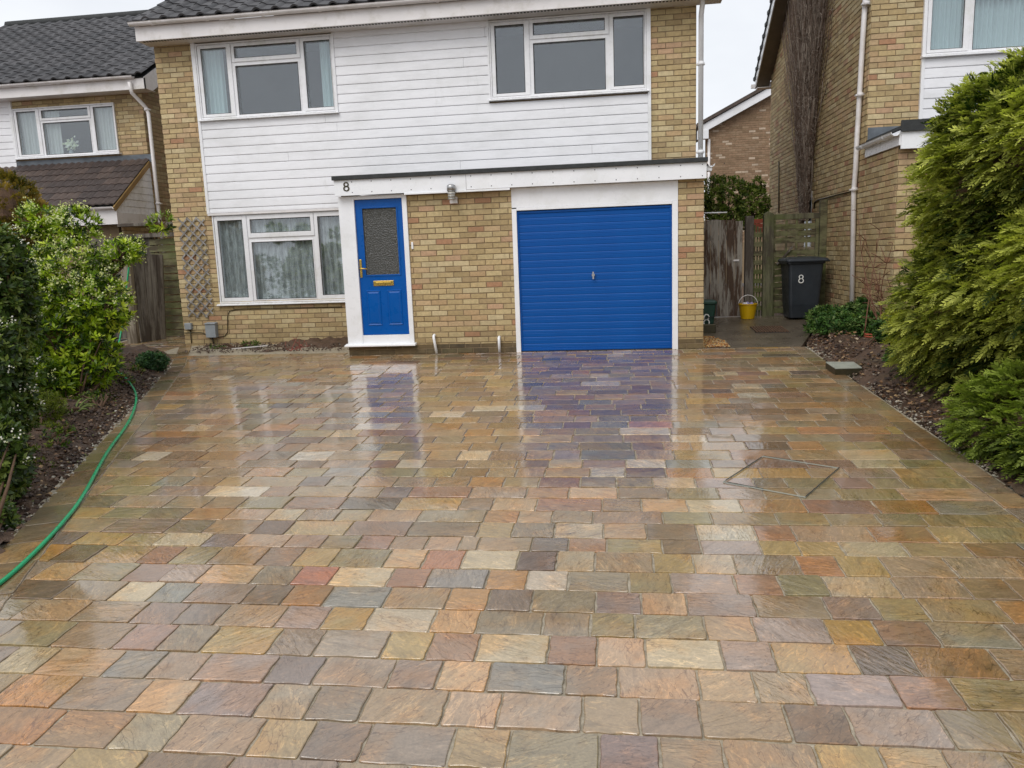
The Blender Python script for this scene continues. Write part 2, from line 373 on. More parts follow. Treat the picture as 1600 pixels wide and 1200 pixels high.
YB = [srgb(*c, .88) for c in [(200,176,130)]*6+[(206,185,139)]*6+[(192,168,122)]*5+[(184,160,116)]*3+[(211,192,150)]*4+[(197,166,124)]*3+[(203,174,134)]*3+[(178,154,114)]*2+[(200,164,130)]*1]+[srgb(186, 140, 106, .84)]
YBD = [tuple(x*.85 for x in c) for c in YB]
BB = [srgb(*c, .95) for c in [(152,124,98)]*6+[(142,116,90)]*3+[(160,134,108)]*3+[(196,176,154)]*1]
BL, BH, JT = .234, .0784, .0115

def brick_wall(parent, o, u, nrm, width, z0, z1, openings=(), pal=YB, mat=None, inside=None, nbig=300, cull=True, seed=1, off=0., depth=.03, zbase=0.):
    """bricks laid course by course on the plane o + s*u, standing proud along nrm; openings: (s0,s1,z0,z1)."""
    r = random.Random(seed); o = Vector(o); u = Vector(u); n = Vector(nrm); mat = mat or M_brick; items = []
    k0 = int(math.floor((z0-zbase)/BH)); k = k0
    while zbase+k*BH < z1-.01:
        za = zbase+k*BH+JT/2; zb = za+BH-JT; zm = (za+zb)/2
        za = max(za, z0); zb = min(zb, z1)
        if zb-za > .012:
            cuts = [(a, b) for a, b, c, d in openings if c < zm < d]
            s = -BL + (BL/2 if k % 2 else 0)+off
            while s < width:
                for a, b in subtract(max(0, s+JT/2), min(width, s+BL-JT/2), cuts):
                    if b-a < .02: continue
                    if inside and not (inside((a+b)/2, zm)): continue
                    items.append((a, b, za+r.uniform(-.001, .001), zb+r.uniform(-.0012, .0012), r.uniform(.004, .0105), r.choice(pal), r.uniform(.9, 1.08), r.uniform(-.0015, .0015)))
                s += BL
        k += 1
    scored = []
    for it in items:
        c = o+u*((it[0]+it[1])/2)+Vector((0, 0, (it[2]+it[3])/2)); px, py, d = pix(c)
        vis = -20 < px < 1620 and -10 < py < 1210
        scored.append(((it[1]-it[0])*(it[3]-it[2])/d/d*(1 if vis else 1e-4), it))
    scored.sort(key=lambda t: -t[0])
    def addb(mb, it):
        a, b, za, zb, pr, col, kk, tw = it; col = tuple(min(1, x*kk) for x in col); c = .0028
        A = o+u*a; B = o+u*b; Zv = lambda z: Vector((0, 0, z))
        f0 = [A+Zv(za)-n*depth, B+Zv(za)-n*depth, B+Zv(zb)-n*depth, A+Zv(zb)-n*depth]
        f1 = [A+Zv(za)+n*(pr-c), B+Zv(za)+n*(pr-c+tw), B+Zv(zb)+n*(pr-c+tw), A+Zv(zb)+n*(pr-c)]
        f2 = [A+u*c+Zv(za+c)+n*pr, B-u*c+Zv(za+c)+n*(pr+tw), B-u*c+Zv(zb-c)+n*(pr+tw), A+u*c+Zv(zb-c)+n*pr]
        mb.add(f0+f1+f2, [(0,1,5,4),(1,2,6,5),(2,3,7,6),(3,0,4,7),(4,5,9,8),(5,6,10,9),(6,7,11,10),(7,4,8,11),(8,9,10,11)], col)
    for sc_, it in scored[:nbig]:
        mb = MB(); addb(mb, it); mb.build('brick', mat, parent)
    if len(scored) > nbig:
        mb = MB()
        for sc_, it in scored[nbig:]: addb(mb, it)
        stuff(mb.build('brickwork', mat, parent))
    return len(scored)

def backing(parent, o, u, nrm, width, z0, z1, openings, mat, thick=.25, name='wall'):
    """mortar wall behind the bricks with real openings"""
    o = Vector(o); u = Vector(u); n = Vector(nrm); mb = MB()
    xs = sorted({0., width, *[min(max(q, 0), width) for a in openings for q in a[:2]]}); zs = sorted({z0, z1, *[min(max(q, z0), z1) for a in openings for q in a[2:]]})
    for i in range(len(xs)-1):
        for j in range(len(zs)-1):
            cx = (xs[i]+xs[i+1])/2; cz = (zs[j]+zs[j+1])/2
            if any(a < cx < b and c < cz < d for a, b, c, d in openings): continue
            p = []
            for z in (zs[j], zs[j+1]):
                for s_, t in ((xs[i], 0), (xs[i+1], 0), (xs[i+1], -thick), (xs[i], -thick)): p.append(o+u*s_+n*t+Vector((0, 0, z)))
            mb.hexa(p)
    return mb.build(name, mat, parent)

def curtain(parent, x0, x1, z0, z1, y, mat, amp=.018, wl=.07, seed=0, taper=0.):
    mb = MB(); r = random.Random(seed); nx = max(12, int((x1-x0)/.008)); ph = r.uniform(0, 6); vs = []; nz_ = 8
    for j in range(nz_+1):
        t = j/nz_; z = z0+(z1-z0)*t
        for i in range(nx+1):
            s = i/nx; x = x0+(x1-x0)*s
            if taper: x += taper*(1-t)**2*((x0 if taper < 0 else x1)-x)*0 + taper*(1-t)*t*.5*s
            yy = y+amp*math.sin(2*math.pi*x/wl+ph+.8*math.sin(x*9+ph))+amp*.5*math.sin(2*math.pi*x/(wl*2.7)+ph*2+t)
            vs.append((x, yy, z))
    fs = [(j*(nx+1)+i, j*(nx+1)+i+1, (j+1)*(nx+1)+i+1, (j+1)*(nx+1)+i) for j in range(nz_) for i in range(nx)]
    mb.add(vs, fs, smooth=True); return mb.build('curtain', mat, parent)

def window(parent, x0, x1, z0, z1, y, curtains=(), sill=True, lace=False, room=1.6, mat=None):
    """three-light window with a top fanlight in the middle; y = outer face plane"""
    mat = mat or M_upvc; W = x1-x0; H = z1-z0; U = lambda u_: x0+W*u_; V = lambda v_: z0+H*v_
    gl = [(U(.038), U(.225), V(.066), V(.93)), (U(.285), U(.742), V(.038), V(.677)), (U(.287), U(.740), V(.782), V(.93)), (U(.796), U(.981), V(.066), V(.93))]
    fr = MB(); zs = sorted({z0, z1, *[q for g_ in gl for q in g_[2:]]}); xs = sorted({x0, x1, *[q for g_ in gl for q in g_[:2]]})
    for i in range(len(xs)-1):
        for j in range(len(zs)-1):
            cx = (xs[i]+xs[i+1])/2; cz = (zs[j]+zs[j+1])/2
            if any(a < cx < b and c < cz < d for a, b, c, d in gl): continue
            fr.box(xs[i], xs[i+1], y+.03, y+.1, zs[j], zs[j+1])
    ext = [(x0, U(.262), z0, z1), (U(.262), U(.768), z0, V(.725)), (U(.262), U(.768), V(.725), z1), (U(.768), x1, z0, z1)]
    win = fr.build('window', mat, parent)
    def ring(mb, a, b, c, d, w_, ya, yb):
        mb.box(a, a+w_, ya, yb, c, d); mb.box(b-w_, b, ya, yb, c, d); mb.box(a+w_, b-w_, ya, yb, d-w_, d); mb.box(a+w_, b-w_, ya, yb, c, c+w_)
    of = MB(); t = .022; ring(of, x0, x1, z0, z1, t, y+.004, y+.0299); ob = of.build('outer_frame', mat, win, bevel=.003)
    for i, (a, b, c, d) in enumerate(gl):
        e = ext[i]; s_ = MB()
        if i != 1:
            o_ = (e[0]+(t+.008 if e[0] == x0 else .006), e[1]-(t+.008 if e[1] == x1 else .006), e[2]+(t+.008 if e[2] == z0 else .006), e[3]-(t+.008 if e[3] == z1 else .006))
            x_a, x_b, z_a, z_b = o_; ya = y+.012
        else:
            x_a, x_b, z_a, z_b = a-.022, b+.022, c-.02, d+.022; ya = y+.022
        s_.box(x_a, a-.004, ya, y+.0297, z_a, z_b); s_.box(b+.004, x_b, ya, y+.0297, z_a, z_b); s_.box(a-.004, b+.004, ya, y+.0297, d+.004, z_b); s_.box(a-.004, b+.004, ya, y+.0297, z_a, c-.004)
        s_.build('sash', mat, win, bevel=.003)
        k = MB(); ring(k, a-.0038, b+.0038, c-.0038, d+.0038, .009, y+.026, y+.0294); k.build('gasket', M_black, win)
        p = MB(); p.box(a-.01, b+.01, y+.05, y+.07, c-.01, d+.01); p.build('pane', M_glass, win)
    if sill:
        s_ = MB(); s_.prism([(y-.05, z0-.035), (y+.05, z0-.035), (y+.05, z0-.001), (y-.02, z0-.008), (y-.05, z0-.018)], x0-.04, x1+.04, 'x'); s_.build('sill', mat, win, bevel=.003)
    rm = MB(); xa, xb, ya, yb, za, zb = x0-.5, x1+.5, y+.26, y+.26+room, z0-.6, z1+.25
    V8 = [(xa,ya,za),(xb,ya,za),(xb,yb,za),(xa,yb,za),(xa,ya,zb),(xb,ya,zb),(xb,yb,zb),(xa,yb,zb)]
    rm.add(V8, [(0,1,2,3),(4,7,6,5),(1,5,6,2),(2,6,7,3),(3,7,4,0)])
    rm.build('room_wall', M_room, parent)
    rv = MB(); th = .012
    rv.box(x0-th, x0, y+.1, y+.27, z0-th, z1+th); rv.box(x1, x1+th, y+.1, y+.27, z0-th, z1+th); rv.box(x0, x1, y+.1, y+.27, z1, z1+th); rv.box(x0, x1, y+.1, y+.27, z0-th, z0); rv.build('reveal', M_upvc, win)
    for i, (a, b, mt) in enumerate(curtains): curtain(win, U(a), U(b), z0-.02, z1+.02, y+.14, mt, seed=i+int(abs(x0)*10))
    if lace: curtain(win, x0+.02, x1-.02, z0, z1, y+.125, M_lace, amp=.02, wl=.11, seed=5)
    return win

def siding(parent, x0, x1, z0, z1, y, openings=(), pitch=.138, name='siding_board', mat=None, flip=0):
    z = z1; mat = mat or M_siding
    while z > z0+.01:
        za = max(z-pitch, z0); cz = (za+z)/2
        cuts = [(a, b) for a, b, c, d in openings if c < cz < d]
        if random.random() < .4:
            q_ = random.uniform(x0+.8, x1-.8); cuts = cuts+[(q_, q_+.0015)]
        for a, b in subtract(x0, x1, cuts):
            if b-a < .03: continue
            lo, hi = za, z
            mb = MB()  # shiplap profile: face leans out to the bottom edge, small shadow groove above
            prof = [(y+.02, lo), (y-.004, lo), (y-.010, lo+.006), (y-.010, lo+.022), (y-.006, hi-.016), (y+.002, hi-.009), (y+.004, hi-.0005), (y+.02, hi-.0005)]
            mb.prism(prof, a+.001, b-.001, 'x'); mb.build(name, mat, parent)
        z -= pitch

def tile_mesh(name, mat, col, w_=.3, l_=.36, kind=0):
    prof = []; n = 10
    for i in range(n+1):
        s = i/n; x = s*w_
        if kind == 0: h = .034*max(0, math.sin(math.pi*min(1, max(0, (s-.52)/.46))))**.8 + .004*math.cos(s*8)
        else: h = .020*(max(0, math.sin(math.pi*min(1, max(0, (s-.05)/.4))))+max(0, math.sin(math.pi*min(1, max(0, (s-.55)/.4)))))
        prof.append((x, h))
    mb = MB(); vs = []
    for y_, dz in ((0, .016), (l_, 0)):
        for x, h in prof: vs.append((x, y_, h+dz))
    for x, h in prof: vs.append((x, 0.0, h-.012))
    fs = [(i, i+1, n+1+i+1, n+1+i) for i in range(n)]+[(2*(n+1)+i, 2*(n+1)+i+1, i+1, i) for i in range(n)]
    mb.add(vs, fs, col, False); return mb.mesh(name, mat)

def tiled_roof(parent, x0, x1, ye, ze, pitch_deg, rows, kind=0, cols=None, gauge=.29, w_=.3, mat=None):
    """tiles laid from eave (ye,ze) upwards and away from the camera"""
    mat = mat or M_tile; pal = cols or [srgb(74, 72, 74, .7), srgb(64, 62, 64, .7), srgb(82, 80, 82, .7), srgb(58, 57, 60, .7)]
    ms = [tile_mesh('roof_tile', mat, c, w_*.985, gauge+.06, kind) for c in pal]; a = R_(pitch_deg); cnt = []
    for r in range(rows):
        for i in range(int((x1-x0)/w_)+1):
            x = x1-(i+1)*w_
            if x < x0-.02: continue
            p = (x, ye+r*gauge*math.cos(a), ze+r*gauge*math.sin(a)); px, py, d = pix(p)
            vis = -30 < px < 1630 and -30 < py < 1230
            cnt.append((1/d if vis else 0, p))
    cnt.sort(key=lambda t: -t[0]); rest = MB()
    for n_, (s_, p) in enumerate(cnt):
        me = random.choice(ms)
        if n_ < 300 and s_ > 0:
            o = link_mesh('roof_tile', me, parent, p); o.rotation_euler = (a+random.uniform(-.006, .006), 0, random.uniform(-.004, .004))
        else:
            M4 = Matrix.Translation(p) @ Matrix.Rotation(a, 4, 'X')
            rest.add([M4 @ v.co for v in me.vertices], [tuple(q.vertices) for q in me.polygons], random.choice(pal))
    if rest.v: stuff(rest.build('roof_tiling', mat, parent))

def gutter(parent, x0, x1, y, z, r=.055, mat=None, axis='x', name='gutter', brackets=.9):
    mat = mat or M_dirtyw; mb = MB(); n = 8; pr = [(r*math.cos(math.pi+math.pi*i/n), r*math.sin(math.pi+math.pi*i/n)*.85) for i in range(n+1)]
    pr = pr+[(r*1.12, .004), (r*.88*1, .004)]+[(p[0]*.9, p[1]*.88) for p in pr[::-1]]+[(-r*.9, .004), (-r*1.12, .004)]
    if axis == 'x': mb.prism([(y+a, z+b) for a, b in pr], x0, x1, 'x')
    else: mb.prism([(y+a, z+b) for a, b in pr], x0, x1, 'y')
    g_ = mb.build(name, mat, parent)
    t = x0+.35
    while t < x1-.1:
        b = MB()
        if axis == 'x': b.prism([(y+a*1.1, z+c*1.12-.001) for a, c in pr[:n+1]]+[(y+r*1.2, z+.012), (y+r, z+.016)], t, t+.035, 'x')
        else: b.prism([(y+a*1.1, z+c*1.12-.001) for a, c in pr[:n+1]], t, t+.035, 'y')
        b.build('bracket', mat, g_); t += brackets
    return g_

def downpipe(name, label, path, r=.034, mat=None, clips=()):
    b = path[-1]; t = thing(name, label, 'drainpipe', b, 'white downpipes on the houses'); mat = mat or M_dirtyw
    MB().tube(path, r, 10).build('pipe', mat, t)
    for c in clips:
        MB().tube([(c[0], c[1], c[2]-.025), (c[0], c[1], c[2]+.025)], r*1.22, 12).box(c[0]-r*1.6, c[0]+r*1.6, c[1]-.002, c[1]+.06, c[2]-.012, c[2]+.012).build('pipe_clip', mat, t)
    return t

def eight(parent, c, h, wd, mat, rt=.006, u=(1, 0, 0), name='digit_eight', tk=1.5):
    """figure 8 from two touching rings of flattened tube"""
    mb = MB(); u = Vector(u); c = Vector(c); Zv = Vector((0, 0, 1)); nrm = u.cross(Zv)
    for cz, rh, rw in ((h*.255, h*.235, wd*.42), (-h*.235, h*.265, wd*.5)):
        n = 24; k = 6; base = len(mb.v); vs = []; fs = []
        for i in range(n):
            a = 2*math.pi*i/n; e = u*math.cos(a)*rw+Zv*(math.sin(a)*rh+cz); d = (u*math.cos(a)/max(rw, 1e-6)+Zv*math.sin(a)/max(rh, 1e-6)).normalized()
            wv = rt*(1+(tk-1)*abs(math.cos(a)))
            for j in range(k):
                b = 2*math.pi*j/k; vs.append(c+e+d*math.cos(b)*wv+nrm*math.sin(b)*min(rt, .004))
        for i in range(n):
            for j in range(k): fs.append((i*k+j, ((i+1) % n)*k+j, ((i+1) % n)*k+(j+1) % k, i*k+(j+1) % k))
        mb.add(vs, fs, smooth=True)
    return mb.build(name, mat, parent)

# ================================================================== GROUND
g = MB(); n = 60
g.add([(-90, -30, gz(-30)-.12), (90, -30, gz(-30)-.12), (90, 140, gz(11)+.0), (-90, 140, gz(11)+.0)], [(0, 1, 2, 3)])
g.v = [(-90, -30, gz(-30)-.14), (90, -30, gz(-30)-.14), (90, 11, -.14), (-90, 11, -.14), (90, 140, -.02), (-90, 140, -.02)]; g.f = [(0, 1, 2, 3), (3, 2, 4, 5)]; g.c = [(.5,)*3]*2; g.sm = [False]*2
struct(g.build('ground', M_soil))

# ---- driveway: jointing bed + slabs
EDGE_L = [(-7.3, 12.6), (-6.19, 10.41), (-5.04, 7.77), (-4.42, 6.25), (-3.29, 3.6), (-2.6, 1.9), (-1.8, 0.)]   # inner line of the left border course
def edge_l(y):
    for (xa, ya), (xb, yb) in zip(EDGE_L, EDGE_L[1:]):
        if ya >= y >= yb: return xa+(xb-xa)*(y-ya)/(yb-ya)
    return EDGE_L[0][0] if y > 12.6 else EDGE_L[-1][0]
def edge_r(y): return 2.40
BW = lambda y: .20+max(0, (10.4-y))*.014     # border width
drv = MB(); ys = [0.6, 2, 3.6, 6.25, 7.77, 10.41, 11.0, 12.6, 14.2]
for a, b in zip(ys, ys[1:]):
    ra = 2.62 if b <= 11 else -3.9; 
    if a >= 12.5: la, lb, ra = -8.9, -8.9, -7.22
    else: la, lb = edge_l(a)-BW(a)-.06, edge_l(b)-BW(b)-.06
    if b > 11 and a < 12.5: la -= .9*(a > 11.4); lb -= .9 if b > 11.4 else 0
    drv.add([(la, a, gz(a)-.006), (ra, a, gz(a)-.006), (ra, b, gz(b)-.006), (lb, b, gz(b)-.006)], [(0, 1, 2, 3)])
driveway = struct(drv.build('driveway', M_joint)); driveway.name = 'driveway'

PAL = {k: srgb(*v) for k, v in dict(O=(182,130,72), T=(172,145,110), B=(142,112,80), D=(104,80,54), P=(130,110,98), V=(100,74,68), G=(146,130,104), U=(142,142,128), E=(154,142,98),
    Y=(188,158,92), M=(186,138,46), C=(214,196,158), L=(164,144,134), K=(200,164,120), R=(146,104,86), S=(184,112,78), W=(228,214,188), A=(114,102,80), J=(162,144,114)).items()}
KALB = .84
PALK = list(PAL.keys())
RAND = 'TTTTTTTTGGGGJJJEEEEBBBBAALLPPYYKKOOUCRDVW'
RANDR = 'TTTTTTBBBBBBGGGEEEEYYYOOOJAADRRKLUCM'
# transcribed courses: boundaries are image columns at the middle of the course
ROWS = [
 ((1210,1145), [-80,80,190,275,401,482,571,706,794,936,1032,1133,1281,1385,1488,1587,1720], 'OBEGYPGYEVTTYYGG'),
 ((1145,1087.5), [-150,8,105,219,295,412,489,571,695,780,910,1000,1094,1231,1329,1476,1577,1700], 'EOGKLJPTKTTPTVLGG'),
 ((1087.5,1040), [-90,8,75,178,246,316,425,499,612,686,764,883,966,1092,1180,1265,1400,1497,1640], 'GYKUTLPTBKUBKKTLRE'),
 ((1040,995), [-70,12,101,195,262,329,430,500,603,672,747,857,933,1009,1128,1209,1336,1427,1561,1700], 'GEBRGYPJYRCRKCLYPBT'),
 ((995,958), [-60,37,128,219,284,348,440,510,577,677,747,849,923,992,1102,1179,1293,1372,1459,1582,1680], 'ETGPPTLYCKGGEEKLMBUG'),
 ((958,924), [25,42,101,185,244,300,389,450,513,605,700,763,832,931,1002,1073,1179,1291,1369,1444,1568,1660], 'EDGCUPVOUTOPEPKLGPETO'),
 ((924,893), [45,70,126,205,263,319,402,464,521,610,670,761,824,888,983,1049,1149,1219,1290,1400,1508,1582,1660], 'GKERLKGSCRUOWGELRECTBB'),
 ((893,863), [70,97,151,229,278,336,411,467,524,606,664,724,810,870,930,1020.5,1084,1148,1248,1312,1382,1485,1605], 'MAERYTPYEKSCVCTYCGOYTT'),
 ((863,841.5), [80,125,197,249,324,374,450,507,560,613,667,719,748,831,888.5,948,1035,1095,1188,1248,1316,1414,1514,1600], 'GEYCVTLERBTTGARED'+'LYYCTB'),
]
BY = [841.5, 818, 799, 779, 762, 746, 731.5, 719, 704]
def y_at(py): return gp(912, py)[1]
courses = []
for (pa, pb), xs, cl in ROWS: courses.append((y_at(pa), y_at(pb), xs, cl))
for a, b in zip(BY, BY[1:]): courses.append((y_at(a), y_at(b), None, None))
y = courses[-1][1]
while y < 10.93: courses.append((y, min(y+.2235, 10.99), None, None)); y += .2235
ylo = courses[0][0]; pre = []
while ylo > 1.2: pre.append((ylo-.225, ylo, None, None)); ylo -= .225
courses = pre[::-1]+courses
back = [(11.0, 11.22, None, None, -6.95, -4.0), (11.22, 11.44, None, None, -7.9, -6.75)]
yy = 11.44
while yy < 14: back.append((yy, yy+.22, None, None, -8.8, -7.32)); yy += .22
NOTE = [(406,770,'W'),(242,713,'W'),(290,669,'W'),(468,712,'W'),(345,713,'O'),(757,711,'W'),(860,711,'K'),(983,725,'W'),(1048,755,'C'),(806,675,'K'),(993,675,'W'),(920,597,'W'),(710,648,'W'),(528,677,'C'),
 (361,677,'K'),(1083,725,'U'),(745,753,'O'),(780,753,'O'),(628,787,'Y'),(893,787,'O'),(414,826,'V'),(465,825,'Y'),(415,803,'K'),(775,827,'Y'),(900,829,'C'),(900,664,'V'),(1220,722,'R'),(1250,733,'Y'),(1370,726,'C'),
 (1000,620,'K'),(1440,795,'O'),(1420,772,'R'),(1490,775,'O'),(1533,790,'U'),(1500,830,'Y'),(1360,830,'O'),(1170,838,'W'),(1215,838,'O'),(1290,838,'K'),(1210,658,'K'),(1180,602,'W'),(1230,650,'K'),(1375,660,'B'),(1290,678,'O'),(1170,620,'W'),
 (1220,580,'Y'),(1200,575,'W'),(1050,668,'P'),(1010,664,'S'),(560,650,'U'),(520,617,'U'),(450,598,'U'),(520,738,'U'),(590,640,'K'),(150,755,'D'),(190,765,'E'),(180,758,'E'),(255,757,'U'),(330,680,'O'),(960,711,'U'),(900,697,'G'),(1450,740,'Y'),
 (1325,670,'O'),(1170,583,'R'),(870,753,'R'),(920,625,'U'),(640,652,'U'),(700,700,'T'),(150,790,'A'),(230,805,'A'),(130,835,'D'),(320,858,'E'),(120,850,'Y'),(270,735,'K'),(1100,760,'L'),(1130,780,'L'),(1000,600,'P'),(850,600,'P'),(950,580,'P'),(880,640,'P'),(1010,640,'P'),(940,560,'V'),(1130,845,'L')]
slabs = []   # (poly corner list [x,y]*4, colour key)
def split_random(x0, x1, r):
    xs = [x0]; 
    while xs[-1] < x1-.16:
        L_ = r.choice([.22, .26, .3, .34, .4, .44]); xs.append(xs[-1]+L_)
    if x1-xs[-2] < .52 and len(xs) > 2: xs.pop()
    xs[-1] = x1; return xs
rr = random.Random(41)
for ci, cse in enumerate(courses+back):
    y0, y1, xs, cl = cse[:4]; ym = (y0+y1)/2
    if len(cse) > 4: xl0 = xl1 = cse[4]; xr = cse[5]
    else: xl0, xl1, xr = edge_l(y0), edge_l(y1), edge_r(ym)
    xlm = (xl0+xl1)/2
    if xs is not None:
        X = [row_x(q, ym) for q in xs]; keys = list(cl)
        while X[0] > xlm+.12: X.insert(0, X[0]-rr.choice([.24, .3, .36])); keys.insert(0, rr.choice(RAND))
        while X[-1] < xr-.05: X.append(X[-1]+rr.choice([.22, .3, .38])); keys.append(rr.choice(RANDR))
    else:
        X = split_random(xlm-rr.uniform(0, .2), xr+.3, rr); keys = [rr.choice(RANDR if x > .8 else RAND) for x in X]
    while len(keys) < len(X)-1: keys.append(rr.choice(RAND))
    for i in range(len(X)-1):
        a, b = X[i], X[i+1]
        if b <= xlm+.07 or a >= xr-.05: continue
        a0, a1 = a, a; b0 = b1 = min(b, xr)
        if a < xlm+.09: a0, a1 = xl0, xl1
        if xr-b < .08: b0 = b1 = xr
        slabs.append(([(a0, y0), (b0, y0), (b1, y1), (a1, y1)], keys[i]))
# border courses
def border(line, side, r):
    P_ = [Vector((a, b, 0)) for a, b in line]; d_acc = 0; 
    for A, B in zip(P_, P_[1:]):
        Ln = (B-A).length; d = (B-A).normalized(); nn = Vector((d.y, -d.x, 0))*side; s = 0
        while s < Ln-.02:
            l_ = min(r.choice([.26, .32, .38, .44]), Ln-s)
            if Ln-s-l_ < .14: l_ = Ln-s
            p, q = A+d*s, A+d*(s+l_); w0, w1 = (BW(p.y), BW(q.y)) if side > 0 else (.19, .19)
            slabs.append(([(p.x, p.y), (q.x, q.y), (q.x+nn.x*w1, q.y+nn.y*w1), (p.x+nn.x*w0, p.y+nn.y*w0)], r.choice('AAAGGTTEBD')))
            s += l_
border(EDGE_L, 1, rr)
border([(2.40, 0.8), (2.40, 10.98)], 1 if False else -1, rr) if False else None
P_y = .8
while P_y < 10.9:
    l_ = rr.choice([.26, .32, .4]); l_ = min(l_, 10.98-P_y)
    slabs.append(([(2.40, P_y), (2.60, P_y), (2.60, P_y+l_), (2.40, P_y+l_)], rr.choice('AAGGTEBDTB'))); P_y += l_
def ccw(q): return sum(q[i][0]*q[(i+1) % 4][1]-q[(i+1) % 4][0]*q[i][1] for i in range(4)) > 0
def inpoly(q, x, y):
    s = None
    for i in range(4):
        (a, b), (c, d) = q[i], q[(i+1) % 4]; t = (c-a)*(y-b)-(d-b)*(x-a)
        if t < 0: return False
    return True
slabs = [(q if ccw(q) else q[::-1], k) for q, k in slabs]
for px, py, key in NOTE:
    p = gp(px, py)
    for i, (q, k) in enumerate(slabs):
        if inpoly(q, p[0], p[1]): slabs[i] = (q, key); break
def slab_geo(q, key, r):
    """one slab: wavy hand-dressed outline, dropped arris, slightly tilted riven top"""
    J = .0045; pts = []
    c = (sum(p[0] for p in q)/4, sum(p[1] for p in q)/4)
    ins = []
    for i in range(4):
        p = Vector((*q[i], 0)); a = (Vector((*q[i-1], 0))-p).normalized(); b = (Vector((*q[(i+1) % 4], 0))-p).normalized()
        s = max(.3, abs(a.cross(b).z)); ins.append((p+(a+b)*J/s, a, b))
    for i in range(4):
        p, a, b = ins[i]; cr = r.uniform(.003, .014)
        pts += [p+a*cr, p+(a+b)*cr*.32, p+b*cr]
        nx = ins[(i+1) % 4][0]; L_ = (nx-p).length; nn = Vector((b.y, -b.x, 0))
        for t in (.3, .52, .75) if L_ > .2 else (.5,):
            pts.append(p.lerp(nx, t+r.uniform(-.06, .06))+nn*r.uniform(-.0055, .003))
    tx, ty = r.gauss(0, .007), r.gauss(0, .007); h = r.uniform(.001, .006); n_ = len(pts); cc = Vector((c[0], c[1], 0))
    zt = lambda p: gz(p.y)+h+tx*(p.x-c[0])+ty*(p.y-c[1])
    lo = [(p.x, p.y, gz(p.y)-.012) for p in pts]; e1 = [(p.x, p.y, zt(p)-.0024) for p in pts]
    e2 = []; 
    for p in pts: 
        d = (cc-p).normalized(); v = p+d*.0036; e2.append((v.x, v.y, zt(v)))
    vs = lo+e1+e2; fs = []
    for i in range(n_):
        j = (i+1) % n_; fs += [(i, j, n_+j, n_+i), (n_+i, n_+j, 2*n_+j, 2*n_+i)]
    fs.append(tuple(range(2*n_, 3*n_)))
    base = (np.array(PAL[key])*.66+np.array((PAL['T'],PAL['L'],PAL['G'],PAL['T'])[r.randrange(4)])*.34)*KALB*r.uniform(.86, 1.12); mixc = np.array(PAL[r.choice(RAND)])*KALB; t = r.uniform(0, .25); col = tuple(base*(1-t)+mixc*t)
    return vs, fs, col
def build_slab(parts, name, parent):
    mb = MB(); rn = []
    for vs, fs, col, rv in parts: mb.add(vs, fs, col); rn += [rv]*sum(len(q) for q in fs)
    me = mb.mesh(name, M_slab); a = me.color_attributes.new('Rnd', 'FLOAT_COLOR', 'CORNER')
    arr = np.ones((len(rn), 4)); arr[:, :3] = np.array(rn); a.data.foreach_set('color', arr.ravel().astype(np.float32))
    return link_mesh(name, me, parent)
sg = []
for q, k in slabs:
    vs, fs, col = slab_geo(q, k, rr); cx = sum(p[0] for p in q)/4; cy = sum(p[1] for p in q)/4
    pp = [pix((a, b, gz(b))) for a, b in q]; area = abs(sum(pp[i][0]*pp[(i+1) % 4][1]-pp[(i+1) % 4][0]*pp[i][1] for i in range(4)))/2
    vis = any(-5 < p[0] < 1605 and -5 < p[1] < 1205 for p in pp)
    sg.append((area if vis else 0, (vs, fs, col, tuple(rr.random() for _ in range(3)))))
sg.sort(key=lambda t: -t[0])
for s_, p in sg[:300]: build_slab([p], 'slab', driveway)
stuff(build_slab([p for s_, p in sg[300:]], 'paving', driveway))

# recessed cover frame in the drive
mc = [gp(a, b) for a, b in ((1192, 715), (1311, 733), (1258, 779), (1130, 755))]
t = thing('manhole_frame', 'thin metal frame of a recessed manhole cover set askew in the sandstone paving', 'manhole cover', tuple(mc[3]))
for i in range(4):
    a, b = Vector(mc[i]), Vector(mc[(i+1) % 4]); up = Vector((0, 0, .008))
    MB().bar(a+up*1.2, b+up*1.0, .006, .006).build('frame_bar', M_stonetray, t)
    f0, f1 = ((.0, .5), (.0, 1.), (.5, .95), (.05, .95))[i]
    MB().bar(a.lerp(b, f0)+up*1.35+Vector((.004, .006, 0)), a.lerp(b, f1)+up*1.35+Vector((.004, .006, 0)), .0055, .006).build('dark_gap', M_black, t)

